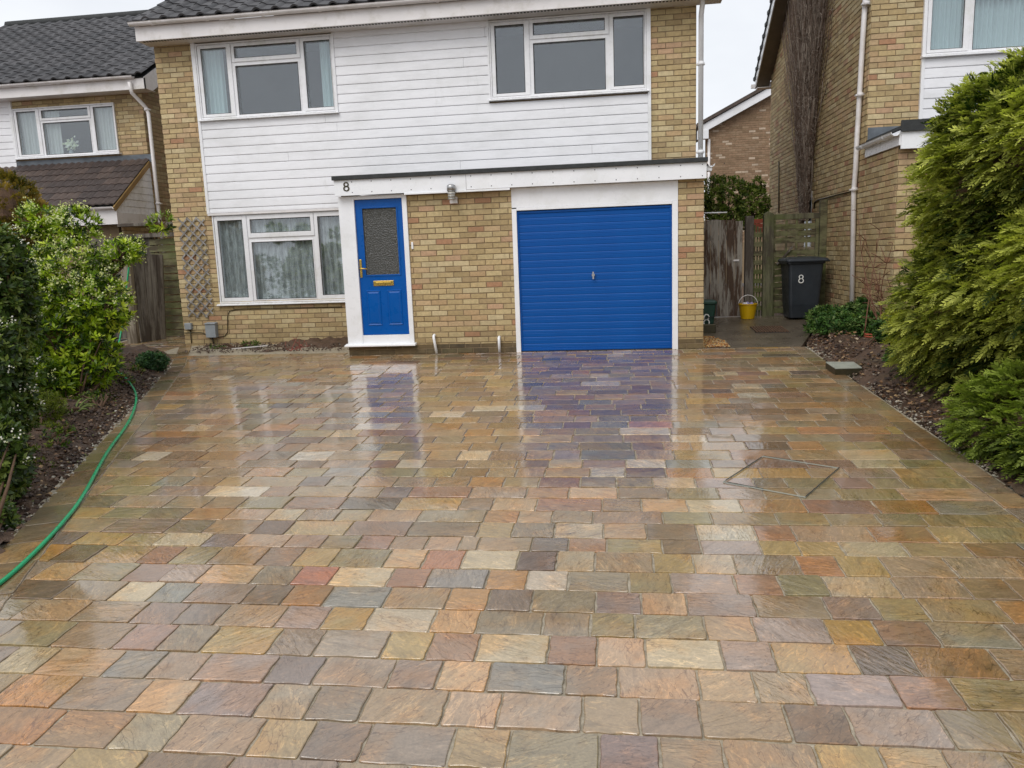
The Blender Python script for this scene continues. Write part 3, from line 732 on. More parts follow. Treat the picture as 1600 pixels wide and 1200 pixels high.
# ---- concrete path on the right, soil beds
def sheet(name, poly, mat, dz, sub=None):
    mb = MB(); mb.add([(a, b, gz(b)+dz) for a, b in poly], [tuple(range(len(poly)))]); return struct(mb.build(name, mat))
mb = MB(); mb.prism([(1.22, 11.0), (2.55, 11.0), (3.70, 14.3), (1.22, 14.3)], -.15, 0, 'z'); mb.v = [(a, b, (gz(b)+.002 if c > -.01 else gz(b)-.12)) for a, b, c in mb.v]
struct(mb.build('path', M_conc))
mb = MB(); mb.box(1.2, 2.7, 10.985, 10.999, -.1, .003); 
gx = MB(); r = random.Random(3)
for i in range(900):
    x, y = r.uniform(1.24, 1.60), r.uniform(11.02, 12.0)
    if x > 1.62-(y-11)*.28+.12: continue
    s = r.uniform(.008, .016); z = gz(y)+.008+r.uniform(0, .014); a = r.uniform(0, 3); k = r.choice([srgb(214,158,84,.7), srgb(232,196,130,.7), srgb(180,116,56,.7), srgb(196,176,140,.7), srgb(150,96,50,.7)])
    ca, sa = math.cos(a)*s, math.sin(a)*s
    gx.add([(x+ca,y+sa,z),(x-sa,y+ca,z),(x-ca,y-sa,z),(x+sa,y-ca,z),(x,y,z+s*.8),(x,y,z-s*.8)], [(0,1,4),(1,2,4),(2,3,4),(3,0,4),(1,0,5),(2,1,5),(3,2,5),(0,3,5)], k)
stuff(tag(gx.build('gravel', M_attr), 'patch of golden gravel beside the right end of the garage wall', 'gravel'))

def soil(name, poly, hfun, res=.05, seed=1):
    xs = [p[0] for p in poly]; ys_ = [p[1] for p in poly]; x0, x1, y0, y1 = min(xs), max(xs), min(ys_), max(ys_)
    nx, ny = int((x1-x0)/res)+1, int((y1-y0)/res)+1; X, Y = np.meshgrid(np.linspace(x0, x1, nx), np.linspace(y0, y1, ny)); rg = np.random.default_rng(seed)
    H = np.zeros_like(X)
    for f_, a_ in ((2.1, .03), (5.3, .02), (11, .014), (21, .010), (40, .007)):
        for _ in range(4):
            th, ph = rg.uniform(0, 6.28), rg.uniform(0, 6.28); H += a_*.6*np.sin((X*np.cos(th)+Y*np.sin(th))*f_+ph+1.3*np.sin((X*np.sin(th)-Y*np.cos(th))*f_*.7+ph*2))
    H += rg.normal(0, .006, H.shape)
    Z = SL*(Y-11)+H+hfun(X, Y)
    me = bpy.data.meshes.new(name); V_ = np.stack([X, Y, Z], -1).reshape(-1, 3)
    def ins(x, y):
        c = False; j = len(poly)-1
        for i in range(len(poly)):
            if (poly[i][1] > y) != (poly[j][1] > y) and x < (poly[j][0]-poly[i][0])*(y-poly[i][1])/(poly[j][1]-poly[i][1])+poly[i][0]: c = not c
            j = i
        return c
    fs = []
    for j in range(ny-1):
        for i in range(nx-1):
            if ins(X[j, i]+res/2, Y[j, i]+res/2): k = j*nx+i; fs.append((k, k+1, k+nx+1, k+nx))
    me.from_pydata(V_.tolist(), [], fs); me.materials.append(M_soil)
    me.polygons.foreach_set('use_smooth', [True]*len(fs)); o = bpy.data.objects.new(name, me); COL.objects.link(o); return struct(o)
LB = [(edge_l(y)-BW(y)-.0, y) for y in (1., 3.6, 6.25, 7.77, 10.41)]
soil('soil_bed', LB+[(-6.75, 11.0), (-9.0, 11.3), (-9.5, 1.)], lambda X, Y: np.clip((np.interp(Y, [p[1] for p in LB], [p[0] for p in LB])-X)*.35-.05, -.05, .16), .045, 1)
soil('soil_bed', [(2.60, 1.), (6.5, 1.), (6.5, 14.3), (3.68, 14.3), (2.62, 11.1), (2.60, 10.98)], lambda X, Y: np.clip((X-2.62-np.clip(Y-11.1, 0, 9)*.33)*.45-.05, -.05, .14), .045, 2)
soil('soil_bed', [(-7.0, 11.72), (-5.3, 11.40), (-3.95, 11.24), (-3.9, 12.4), (-7.2, 12.4)], lambda X, Y: np.clip((Y-11.35)*.06-.045, -.05, .0), .035, 3)

def bits(name, n_, region, sizes, pal, label, cat, seed, flat=.4, zoff=.02, mat=None, hf=None):
    r = random.Random(seed); mb = MB(); c_ = 0
    while c_ < n_:
        x, y = region(r); s = r.uniform(*sizes); z = gz(y)+zoff+(hf(x, y) if hf else 0)+r.uniform(0, .02); M3 = Matrix.Rotation(r.uniform(0, 6.3), 3, 'Z') @ Matrix.Rotation(r.gauss(0, .5), 3, 'X'); k = r.choice(pal)
        v = [Vector((1, 0, 0)), Vector((.2, .8, .1)), Vector((-.9, .1, 0)), Vector((-.1, -.7, .05)), Vector((.1, 0, flat)), Vector((0, .1, -flat))]
        v = [M3 @ (q*s*r.uniform(.7, 1.1))+Vector((x, y, z)) for q in v]
        mb.add(v, [(0,1,4),(1,2,4),(2,3,4),(3,0,4),(1,0,5),(2,1,5),(3,2,5),(0,3,5)], k); c_ += 1
    return stuff(tag(mb.build(name, mat or M_attr), label, cat))
def regL(r):
    y = 1.5+9*r.random()**.8; return edge_l(y)-BW(y)-.02-abs(r.gauss(0, .35)), y
def regR(r):
    y = 2+11.5*r.random(); return 2.64+max(0, y-11.1)*.33+abs(r.gauss(0, .3)), y
hL = lambda x, y: min(.16, max(-.03, (edge_l(y)-BW(y)-x)*.35-.05)); hR = lambda x, y: min(.14, max(-.03, (x-2.62-max(0, y-11.1)*.33)*.45-.05))
earth = [srgb(74,54,42,.8), srgb(90,68,53,.8), srgb(60,44,35,.8), srgb(104,82,65,.8)]
bits('soil_clods', 3200, regL, (.006, .032), earth, 'brown clods of dug earth along the left bed', 'earth', 11, .7, hf=hL)
bits('soil_clods', 2000, regR, (.008, .035), earth, 'brown clods of earth along the bed under the right hedge', 'earth', 12, .7, hf=hR)
bits('leaf_litter', 1500, regR, (.015, .035), [srgb(150,112,76,.8), srgb(178,146,104,.8), srgb(120,82,54,.8), srgb(196,176,150,.8), srgb(92,64,44,.8)], 'fallen brown leaves and chippings under the right hedge', 'leaf litter', 13, .12, hf=hR)
bits('leaf_litter', 700, regL, (.012, .03), [srgb(150,112,76,.8), srgb(178,146,104,.8), srgb(120,82,54,.8), srgb(120,130,60,.8)], 'fallen leaves and bits scattered over the left bed', 'leaf litter', 23, .12, hf=hL)
bits('stone_chippings', 500, lambda r: (lambda y: (edge_l(y)-BW(y)-abs(r.gauss(.02, .09)), y))(1.5+9*r.random()), (.006, .022), [srgb(190,182,166,.75), srgb(160,150,134,.75), srgb(210,204,190,.75)], 'pale mortar crumbs along the left edge of the paving', 'rubble', 14, .6, hf=hL)
bits('stone_chippings', 600, lambda r: (2.61+abs(r.gauss(.02, .07)), 2+9*r.random()), (.006, .024), [srgb(190,182,166,.75), srgb(160,150,134,.75), srgb(146,132,112,.75)], 'pale mortar crumbs along the right edge of the paving', 'rubble', 15, .6, hf=hR)
bits('soil_clods', 900, lambda r: (r.uniform(-6.9, -3.95), r.uniform(11.4, 12.28)), (.008, .026), earth+[srgb(150,140,124,.8)], 'loose earth and crumbs in the strip below the lace curtained window', 'earth', 16, .6, zoff=.01)

exec_marker = None
# ================================================================== HOUSE (number 8)
ZE = 4.88
house = thing('house', 'yellow brick house with white cladding, blue front door and blue garage door', 'house', (-2.9, P, 0))
XL, XR = -7.26, 1.255
tX0, tX1 = fx(-6.09), fx(.525)                  # cladding between its corner trims
wu = (fx(-6.05), fx(-3.96), fz(3.54), fz(4.60)); wr = (fx(-1.68), fx(.49), fz(3.57), fz(4.61)); wl = (fx(-6.06), fx(-3.96), fz(.80), fz(2.15))
SB = fz(2.17)
# main wall (plane F), camera side normal is -Y
ops = [(wl[0]-XL, wl[1]-XL, wl[2], wl[3]), (wu[0]-XL, wu[1]-XL, wu[2], wu[3]), (wr[0]-XL, wr[1]-XL, wr[2], wr[3])]
backing(house, (XL, F, 0), (1, 0, 0), (0, -1, 0), XR-XL, -.2, 4.95, ops, M_mortar, .26)
MB().box(XL, XL+.24, F+.26, F+7.3, -.2, 4.95).box(XR-.24, XR, F+.26, F+7.3, -.2, 4.95).box(XL+.24, XR-.24, F+7.0, F+7.3, -.2, 4.95).build('wall', M_mortar, house)
sid = [(tX0-XL, tX1-XL, SB, 9)]
brick_wall(house, (XL, F, 0), (1, 0, 0), (0, -1, 0), XR-XL, .0, 4.92, ops+sid+[(-3.7-XL, 9, -1, 2.6), (-3.9-XL, 9, -1, 2.5)], nbig=190, seed=2)
# left flank bricks (seen from a step aside)
brick_wall(house, (XL, F+4, 0), (0, -1, 0), (-1, 0, 0), 4., 0, 4.9, nbig=0, seed=3)
siding(house, tX0+.02, tX1-.02, SB, 4.93, F-.03, [(wu[0]-.03, wu[1]+.03, wu[2]-.04, 9), (wr[0]-.03, wr[1]+.03, wr[2]-.04, 9)])
mb = MB()
mb.box(tX0-.025, tX0+.02, F-.05, F+.0, SB-.005, 4.93); mb.build('corner_trim', M_upvc, house)
MB().box(tX1-.02, tX1+.025, F-.05, F, 2.6, 4.93).build('corner_trim', M_upvc, house)
for wx in (wu, wr):
    MB().box(wx[0]-.03, wx[0]-.002, F-.055, F, wx[2]-.005, 4.92).build('corner_trim', M_upvc, house); MB().box(wx[1]+.002, wx[1]+.03, F-.055, F, wx[2]-.005, 4.92).build('corner_trim', M_upvc, house)
MB().box(tX0-.02, fx(-3.6), F-.045, F, SB-.035, SB-.002).build('drip_strip', M_dirtyw, house)
window(house, *wu, F-.05, [(.0, .17, M_curt2), (.885, 1., M_curt2)])
window(house, *wr, F-.05)
window(house, *wl, F-.02, lace=True)
# eaves
GE = at(208, 40, 11.93); gx0 = GE[0]; ye = 11.93
MB().box(gx0+.02, 1.62, ye, ye+.022, 4.875, 5.09).build('fascia_board', M_dirtyw, house, bevel=.003)
MB().box(gx0+.03, 1.6, ye+.022, F-.001, 4.88, 4.892).build('soffit', M_dirtyw, house)
vent = MB()
x = gx0+.1
while x < 1.5: vent.box(x, x+.028, ye+.05, ye+.09, 4.874, 4.8795); x += .05
stuff(vent.build('soffit_vents', M_black, house))
MB().prism([(ye+.022, 4.9), (ye+2.2, 4.9), (ye+2.2, 6.4), (ye+.022, 5.12)], gx0+.06, gx0+.08, 'x').build('bargeboard', M_dirtyw, house)
gutter(house, gx0-.02, 1.72, ye-.06, 5.125)
tiled_roof(house, gx0+.02, 1.7, ye-.09, 5.15, 30, 8)
MB().add([(gx0+.1, ye-.02, 5.12), (1.6, ye-.02, 5.12), (1.6, ye+4.0, 7.4), (gx0+.1, ye+4.0, 7.4), (1.6, ye+8.1, 5.0), (gx0+.1, ye+8.1, 5.0)], [(0, 1, 2, 3), (3, 2, 4, 5)]).build('roof_felt', M_felt, house)

# projecting porch and garage front (plane P)
PX0, PX1 = -3.91, 1.228; GX0, GX1 = -1.40, .885; DX0, DX1 = -3.91, -2.90
ops = [(0, DX1-PX0, .17, 2.32), (GX0-PX0, GX1-PX0, 0, 2.32)]
backing(house, (PX0, P, 0), (1, 0, 0), (0, -1, 0), PX1-PX0, -.2, 2.36, ops, M_mortar, .12)
brick_wall(house, (PX0, P, 0), (1, 0, 0), (0, -1, 0), PX1-PX0, .135, 2.33, ops, nbig=300-190+40, seed=4)
brick_wall(house, (PX0, P, 0), (1, 0, 0), (0, -1, 0), PX1-PX0, -.06, .135, [(DX0-PX0-.1, DX1-PX0, .165, 3), (GX0-PX0, GX1-PX0, -1, 3)], pal=[srgb(92,78,58,.7), srgb(76,66,50,.7), srgb(110,92,64,.7), srgb(84,80,56,.7)], nbig=36, seed=5)
MB().box(PX0, PX0+.1, P+.12, F-.001, -.2, 2.36).box(PX1-.1, PX1, P+.12, F-.001, -.2, 2.36).build('wall', M_mortar, house)
brick_wall(house, (PX1, P, 0), (0, 1, 0), (1, 0, 0), 1.28, -.06, 2.33, nbig=0, seed=6)
MB().box(GX0, GX1, P+.5, P+.52, 0, 2.3).box(PX0+.1, DX1, P+.6, P+.62, 0, 2.3).build('inner_wall', M_room, house)
# flat roof with felt edge and nailed white fascia
FZ0, FZT = 2.305, 2.52
MB().box(-3.93, 1.26, P-.13, F-.002, FZT+.0, FZT+.035).build('flat_roof', M_felt, house)
MB().box(-3.935, 1.265, P-.165, P-.135, FZT-.005, FZT+.055, ).build('felt_edge', M_felt, house, bevel=.006)
MB().box(-3.915, -2.012, P-.13, P-.105, FZ0-.005, FZT-.001).build('fascia_board', M_white, house, bevel=.002)
MB().box(-2.008, 1.25, P-.13, P-.105, FZ0, FZT-.001).build('fascia_board', M_white, house, bevel=.002)
MB().box(-3.90, 1.24, P-.104, P+.01, FZ0+.004, FZ0+.016).build('soffit', M_white, house)
MB().box(-2.90, -1.40, P-.14, P-.105, FZ0-.032, FZ0-.006).build('cover_strip', M_white, house, bevel=.003)
nails = MB()
for i in range(19):
    x = -3.65+i*.285
    for z in (FZ0+.035, FZT-.035): nails.box(x-.006, x+.006, P-.133, P-.129, z-.006, z+.006)
stuff(nails.build('nail_heads', M_black, house))
e8 = eight(house, (at(541, 293, P-.135)[0], P-.136, 2.425), .115, .072, M_bronze, .0075, tk=1.5)
MB().prism([(P-.06, 2.40), (P+.06, 2.40), (P+.06, 2.47), (P-.06, 2.47)], 1.251, 1.33, 'x').build('gutter_outlet', M_white, house, bevel=.01)
gutter(house, P-.08, F-.1, 1.32, 2.49, .045, M_white, 'y')
# front door
MB().box(DX0, DX0+.215, P-.022, P+.06, .17, FZ0-.008).build('side_panel', M_white, house, bevel=.003)
df = MB(); df.box(DX0+.216, DX0+.236+.0, P-.035, P+.05, .17, FZ0-.01).box(-2.968, DX1, P-.035, P+.05, .17, FZ0-.01).box(DX0+.237, -2.969, P-.035, P+.05, 2.245, FZ0-.01).box(DX0+.237, -2.969, P-.03, P+.05, .17, .295)
df.build('door_frame', M_white, house, bevel=.003)
MB().prism([(P-.11, .135), (P+.04, .135), (P+.04, .172), (P-.02, .172), (P-.11, .158)], DX0-.03, DX1+.03, 'x').build('door_sill', M_white, house, bevel=.004)
dx0, dx1, dz0, dz1 = -3.672, -2.971, .3, 2.243; gl = (-3.585, -3.05, 1.155, 2.135)
db = MB(); yf = P+.0
for a, b, c, d in ((dx0, gl[0], dz0, dz1), (gl[1], dx1, dz0, dz1), (gl[0], gl[1], gl[3], dz1), (gl[0], gl[1], dz0, gl[2])): db.box(a, b, yf, yf+.045, c, d)
door = db.build('front_door', M_blue, house)
for a, b in ((-3.59, -3.37), (-3.275, -3.055)):
    p = MB(); c, d = .435, .95
    for i, (ia, yv) in enumerate(((0, -.0005), (.012, -.009), (.03, .002), (.05, -.008))): pass
    rings = [(0, -.0003), (.010, -.010), (.024, -.004), (.045, -.011)]; vs = []
    for ia, yv in rings: vs += [(a+ia, yf+yv, c+ia), (b-ia, yf+yv, c+ia), (b-ia, yf+yv, d-ia), (a+ia, yf+yv, d-ia)]
    fs = [(k*4+i, k*4+(i+1) % 4, k*4+4+(i+1) % 4, k*4+4+i) for k in range(3) for i in range(4)]+[(12, 13, 14, 15)]
    p.add(vs, fs); p.build('door_panel', M_blue, door)
q = MB(); a, b, c, d = gl; bw = .018
q.box(a-.004, a+bw, yf-.008, yf-.0003, c-.004, d+.004).box(b-bw, b+.004, yf-.008, yf-.0003, c-.004, d+.004).box(a+bw, b-bw, yf-.008, yf-.0003, d-bw, d+.004).box(a+bw, b-bw, yf-.008, yf-.0003, c-.004, c+bw); q.build('glazing_bead', M_blue, door, bevel=.003)
MB().box(a, b, yf+.012, yf+.02, c, d).build('pane', M_obs, door)
lp = MB().box(-3.47, -3.165, yf-.012, yf-.0004, 1.012, 1.085).build('letter_plate', M_gold, door, bevel=.004)
MB().box(-3.43, -3.205, yf-.02, yf-.012, 1.03, 1.067).build('letter_flap', M_gold, door, bevel=.003)
MB().box(-3.66, -3.625, yf-.012, yf-.0004, 1.14, 1.40).build('handle_plate', M_gold, door, bevel=.004)
MB().tube([(-3.643, yf-.012, 1.27), (-3.643, yf-.055, 1.27), (-3.62, yf-.062, 1.27), (-3.53, yf-.06, 1.262)], .009, 8).build('door_handle', M_gold, door)
MB().box(-2.866, -2.838, P-.03, P-.008, 1.52, 1.62).build('doorbell', M_white, house, bevel=.006)
# garage door
gf = MB(); gf.box(GX0, GX0+.066, P-.02, P+.05, 0.0, 2.02).box(.806, GX1, P-.02, P+.05, 0.0, 2.035).box(GX0+.067, .805, P-.02, P+.05, 1.995, 2.035)
gf.build('garage_frame', M_white, house, bevel=.003)
MB().box(GX0-.0, GX1, P-.012, P+.05, 2.037, FZ0-.001).build('header_panel', M_white, house, bevel=.002)
gd = MB(); prof = []; z = .012; nrib = 20; hh = (1.985-.012)/nrib
for i in range(nrib):
    zz = .012+i*hh
    prof += [(P+.0265, zz), (P+.022, zz+.006), (P+.0205, zz+hh*.52), (P+.0235, zz+hh*.56), (P+.0205, zz+hh*.62), (P+.022, zz+hh-.008)]
prof += [(P+.03, 1.985), (P+.06, 1.985), (P+.06, .012)]
vs = [(GX0+.068, a, b) for a, b in prof]+[(.804, a, b) for a, b in prof]; n_ = len(prof)
gd.add(vs, [(i, n_+i, n_+(i+1) % n_, (i+1) % n_) for i in range(n_)]); garage = gd.build('garage_door', M_gblue, house)
MB().box(GX0+.067, GX0+.071+.02, P+.008, P+.0195, .012, 1.985).box(.783, .805, P+.008, P+.0195, .012, 1.985).box(GX0+.092, .782, P+.008, P+.0195, 1.955, 1.985).box(GX0+.092, .782, P+.008, P+.0195, .012, .04).build('door_edge', M_gblue, garage, bevel=.003)
MB().box(GX0+.06, .81, P-.01, P+.06, -.01, .0115).build('rubber_seal', M_black, garage)
hx, hz = -.28, 1.07
hn = MB().tube([(hx, P+.02, hz), (hx, P-.03, hz)], .022, 12).build('door_handle', M_steel, garage)
MB().bar((hx, P-.036, hz-.055), (hx, P-.036, hz+.045), .02, .014).build('handle_grip', M_steel, hn)
# waste pipes
for i, (a, b, c, d, lab) in enumerate((((-2.60), .275, -2.565, .012, 'slanting white waste pipe low on the wall, nearer the front door'), (-1.645, .225, -1.64, .012, 'straight white waste pipe low on the wall, nearer the garage door'))):
    t = MB().tube([(a, P+.02, b), (a, P-.03, b), (a, P-.062, b-.012), (a+.002, P-.07, b-.04), (c, P-.075, d)], .02, 10).build('waste_pipe', M_white); tag(t, lab, 'pipe', 'white waste pipes on the brick wall beside the garage')
# wall lamp
lx, lz = -2.215, 2.25; lp = thing('wall_lamp', 'small silver bulkhead lamp above the brick wall between door and garage', 'lamp', (lx, P, lz))
MB().box(lx-.055, lx+.055, P-.05, P-.012, lz-.12, lz-.03).build('back_box', M_dirtyw, lp, bevel=.006)
MB().tube([(lx, P-.17, lz+.05), (lx, P-.17, lz+.12), (lx, P-.17, lz+.135)], [.062, .058, .03], 16).build('lamp_cap', M_steel, lp)
MB().tube([(lx, P-.17, lz-.075), (lx, P-.17, lz+.05)], .048, 14).build('lamp_glass', plain('frosted glass', srgb(196, 192, 180), .25, .1), lp)
for k in range(4):
    z = lz-.07+k*.036; MB().tube([(lx, P-.17, z), (lx, P-.17, z+.008)], .06, 14).build('lamp_louvre', M_steel, lp)
MB().bar((lx, P-.02, lz-.06), (lx, P-.15, lz-.06), .03, .02).build('lamp_arm', M_steel, lp)
# trellis
t = thing('trellis', 'grey diamond lattice trellis fixed to the brick wall left of the window', 'trellis', (fx(-6.4), F-.02, fz(.62)))
tx0, tx1, tz0, tz1 = fx(-6.60), fx(-6.18), fz(.62), fz(2.10); stp = .162; sl_ = 1.0
for dr in (1, -1):
    k = -12
    while k < 30:
        # line: z = tz0 + k*stp*sl + dr*sl*(x-tx0)
        zz0 = tz0+k*stp*sl_; pts = []
        for s_ in np.linspace(0, 1, 60):
            x = tx0+(tx1-tx0)*s_; z = zz0+dr*sl_*(x-tx0)
            if tz0-.03 <= z <= tz1+.03: pts.append((x, z))
        if len(pts) > 6:
            yo = F-.028 if dr > 0 else F-.041
            MB().bar((pts[0][0], yo, pts[0][1]), (pts[-1][0], yo, pts[-1][1]), .022, .012, up=(0, 1, 0)).build('slat', M_trel, t)
        k += 1
# meter box, cable box, cable
b1 = (fx(-6.61), fz(.465)); b2 = (fx(-6.225), fz(.39))
tag(MB().box(b1[0]-.06, b1[0]+.06, F-.07, F-.005, b1[1]-.055, b1[1]+.055).build('junction_box', M_meter, bevel=.008), 'small pale grey cable box at the left corner of the brick wall', 'junction box')
mt = thing('meter_box', 'larger grey utility box low on the brick wall below the trellis', 'meter box', (b2[0], F, b2[1]-.11))
MB().box(b2[0]-.09, b2[0]+.09, F-.10, F-.005, b2[1]-.115, b2[1]+.115).build('box_body', M_meter, mt, bevel=.006)
MB().prism([(F-.115, b2[1]+.112), (F-.005, b2[1]+.112), (F-.005, b2[1]+.14), (F-.115, b2[1]+.125)], b2[0]-.095, b2[0]+.095, 'x').build('box_lid', M_meter, mt, bevel=.004)
cz = [(-6.70, .36), (-6.42, .36), (-6.36, .34), (-6.31, .28), (-6.14, .28), (-6.03, .30), (-5.98, .36), (-5.96, .6), (-5.92, .68), (-5.8, .71), (-5.23, .71), (-4.1, .70)]
tag(MB().tube([(fx(a), F-.018, fz(b)) for a, b in cz], .007, 6).build('cable', M_bronze), 'dark cable looping across the brickwork under the lace curtained window', 'cable')
tag(MB().tube([(b1[0]+.01, F-.02, b1[1]-.05), (b1[0]+.012, F-.02, .1)], .009, 6).build('cable', M_bronze), 'short dark pipe dropping from the small cable box to the ground', 'cable')
tag(MB().tube([(b2[0]-.02, F-.03, b2[1]-.11), (b2[0], F-.03, .08)], .014, 6).build('cable', M_bronze), 'dark pipe dropping from the larger grey box to the ground', 'cable')
# right downpipe of the house
downpipe('downpipe', 'white downpipe at the right upper corner of the house above the flat roof', [(XR+.07, ye+.0, 5.09), (XR+.07, ye+.02, 4.98), (XR+.06, F-.08, 4.72), (XR+.06, F-.08, 2.58)], .037, M_upvc, [(XR+.06, F-.08, 4.05), (XR+.06, F-.08, 2.8)])
# odds by the wall
s0, s1 = gp(362, 545, .03), gp(418, 540, .04)
tag(MB().bar(s0, s1, .022, .014).build('stick', M_dirtyw), 'pale stick lying on the soil strip below the window', 'stick')

# ================================================================== LEFT NEIGHBOUR
YN = 15.3; nb = thing('neighbour_house', 'neighbouring brick house on the left with dark tiled roof and lean-to', 'house', (-11, YN, 0))
NX1 = at(223, 165, YN)[0]; NX0 = -15.0
nw = (at(20, 170, YN)[0], at(178, 155, YN)[0], at(25, 248, YN)[2]+.0, at(22, 171, YN)[2])
ops = [(nw[0]-NX0, nw[1]-NX0, nw[2], nw[3])]
backing(nb, (NX0, YN, 0), (1, 0, 0), (0, -1, 0), NX1-NX0, 0, 5., ops, M_mortar, .26)
brick_wall(nb, (NX0, YN, 0), (1, 0, 0), (0, -1, 0), NX1-NX0, 0, 4.9, ops+[(0, nw[0]-NX0-.02, 0, 9), (0, 9, 0, 2.0)], pal=YBD+YB, nbig=200, seed=7)
MB().box(NX1-.24, NX1, YN+.26, YN+7.2, 0, 5.).build('wall', M_mortar, nb)
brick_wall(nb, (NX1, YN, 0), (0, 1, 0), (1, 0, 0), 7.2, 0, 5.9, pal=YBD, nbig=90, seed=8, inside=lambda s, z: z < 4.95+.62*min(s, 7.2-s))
MB().prism([(YN+.0, 4.9), (YN+7.2, 4.9), (YN+3.6, 7.1)], NX1-.24, NX1-.002, 'x').build('gable', M_mortar, nb)
siding(nb, NX0, nw[0]-.06, 2.5, 4.9, YN-.03)
MB().box(nw[0]-.06, nw[0]-.002, YN-.05, YN, nw[2]-.02, 4.9).build('corner_trim', M_upvc, nb)
window(nb, *nw, YN-.05, [(.03, .24, M_curt), (.27, .42, M_curt), (.78, .99, M_curt)])
ne = YN-.36; ez = 4.87
MB().box(NX0, NX1+.32, ne, ne+.022, ez, ez+.2).build('fascia_board', M_dirtyw, nb); MB().box(NX0, NX1+.3, ne+.023, YN-.001, ez+.004, ez+.014).build('soffit', M_dirtyw, nb)
gutter(nb, NX0, NX1+.12, ne-.06, ez+.235)
tiled_roof(nb, NX0-.2, NX1+.33, ne-.09, ez+.26, 31, 15)
MB().add([(NX0, ne, ez+.22), (NX1+.3, ne, ez+.22), (NX1+.3, ne+3.95, ez+2.58), (NX0, ne+3.95, ez+2.58), (NX1+.3, ne+7.9, ez+.2), (NX0, ne+7.9, ez+.2)], [(0, 1, 2, 3), (3, 2, 4, 5)]).build('roof_felt', M_felt, nb)
MB().tube([(NX0, ne+3.93, ez+2.62), (NX1+.33, ne+3.93, ez+2.62)], .11, 8).build('ridge_tiles', M_felt, nb)
MB().prism([(ne, ez), (ne+.25, ez), (ne+3.95, ez+2.25), (ne+3.95, ez+2.52), (ne, ez+.22)], NX1+.3, NX1+.32, 'x').build('bargeboard', M_dirtyw, nb)
# lean-to
LZ1 = at(232, 252, YN)[2]; LX = -9.42; LY0 = 14.0; LZ0 = at(155, 322, LY0)[2]
ang = math.degrees(math.atan2(LZ1-LZ0, YN-LY0)); nr = int(math.hypot(LZ1-LZ0, YN-LY0)/.26)+0
mbr = [srgb(86, 72, 66, .75), srgb(98, 82, 74, .75), srgb(78, 66, 62, .75)]
tiled_roof(nb, -14.9, LX+.04, LY0-.04, LZ0+.02, ang, nr+1, kind=1, cols=mbr, gauge=(math.hypot(LZ1-LZ0, YN-LY0))/(nr+.9), w_=.3)
MB().prism([(LY0, LZ0-.03), (YN-.001, LZ1-.05), (YN-.001, LZ1-.14), (LY0, LZ0-.12)], -14.9, LX-.02, 'x').build('roof_felt', M_felt, nb)
MB().box(-14.9, LX+.1, YN-.02, YN-.001, LZ1-.02, LZ1+.14).build('flashing', M_lead, nb)
# cheek boards
ck = -9.40; zc0 = LZ0-.13
for k in range(8):
    za = zc0+k*.135; zb = za+.133; yl = LY0+(YN-LY0)*max(0, (za-LZ0+.1))/(LZ1-LZ0); yl2 = LY0+(YN-LY0)*max(0, (zb-LZ0+.1))/(LZ1-LZ0)
    if yl > YN-.06: break
    MB().hexa([(ck-.02, yl, za), (ck+.008, yl, za), (ck+.008, YN-.003, za), (ck-.02, YN-.003, za), (ck-.02, min(yl2, YN-.01), zb), (ck+.001, min(yl2, YN-.01), zb), (ck+.001, YN-.003, zb), (ck-.02, YN-.003, zb)]).build('cheek_board', M_upvc, nb)
MB().bar((ck+.02, LY0-.06, LZ0-.07), (ck+.02, YN-.02, LZ1-.04), .03, .09).build('verge_board', plain('tan verge', srgb(150, 120, 70), .6), nb)
MB().box(-14.9, ck+.03, LY0-.02, LY0+.0, zc0-.22, zc0+.1).box(ck-.0, ck+.02, LY0+.001, YN-.01, zc0-.22, zc0-.003).build('fascia_board', M_dirtyw, nb)
gutter(nb, -14.9, ck+.02, LY0-.08, LZ0-.03)
MB().box(-14.9, ck-.15, LY0+.25, LY0+.4, 0, zc0-.01).box(ck-.18, ck-.06, LY0+.401, YN-.003, 0, zc0-.01).build('wall', M_mortar, nb)
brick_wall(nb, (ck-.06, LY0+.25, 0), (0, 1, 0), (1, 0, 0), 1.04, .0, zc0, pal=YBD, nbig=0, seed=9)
downpipe('downpipe', 'pale downpipe with a bend at the corner of the left neighbouring house', [tuple(at(202, 128, ne-.06)), tuple(at(206, 145, ne-.03)), tuple(at(228, 168, YN-.06)), tuple(at(232, 178, YN-.08)), tuple(at(248, 330, YN-.08)), tuple(at(256, 396, YN-.08))], .036, M_dirtyw, [tuple(at(229, 171, YN-.07)), tuple(at(247, 318, YN-.08))])
# white flowers on its window sill
fl = MB(); r = random.Random(5); cF = at(110, 226, YN+.14)
for i in range(70):
    v = Vector((r.gauss(0, .07), r.gauss(0, .03), r.gauss(0, .045)))+Vector(cF); s = .028; a = Vector((r.gauss(0, 1), r.gauss(0, 1), r.gauss(0, 1))).normalized(); b = a.orthogonal()
    fl.add([v+a*s, v+b*s, v-a*s, v-b*s], [(0, 1, 2, 3)], srgb(240, 240, 236))
ft = thing('flower_vase', 'vase of white flowers behind the upstairs window of the left house', 'flowers', (cF[0], YN+.14, cF[2]-.3))
fl.build('flowers', M_leaf, ft)
MB().tube([(cF[0], cF[1], cF[2]-.34), (cF[0], cF[1], cF[2]-.24), (cF[0], cF[1], cF[2]-.1)], [.035, .06, .03], 10).build('vase', M_meter, ft)
for k in range(5): MB().tube([(cF[0], cF[1], cF[2]-.12), (cF[0]+(k-2)*.05, cF[1], cF[2]+.02)], .004, 5).build('stem', M_moss, ft)

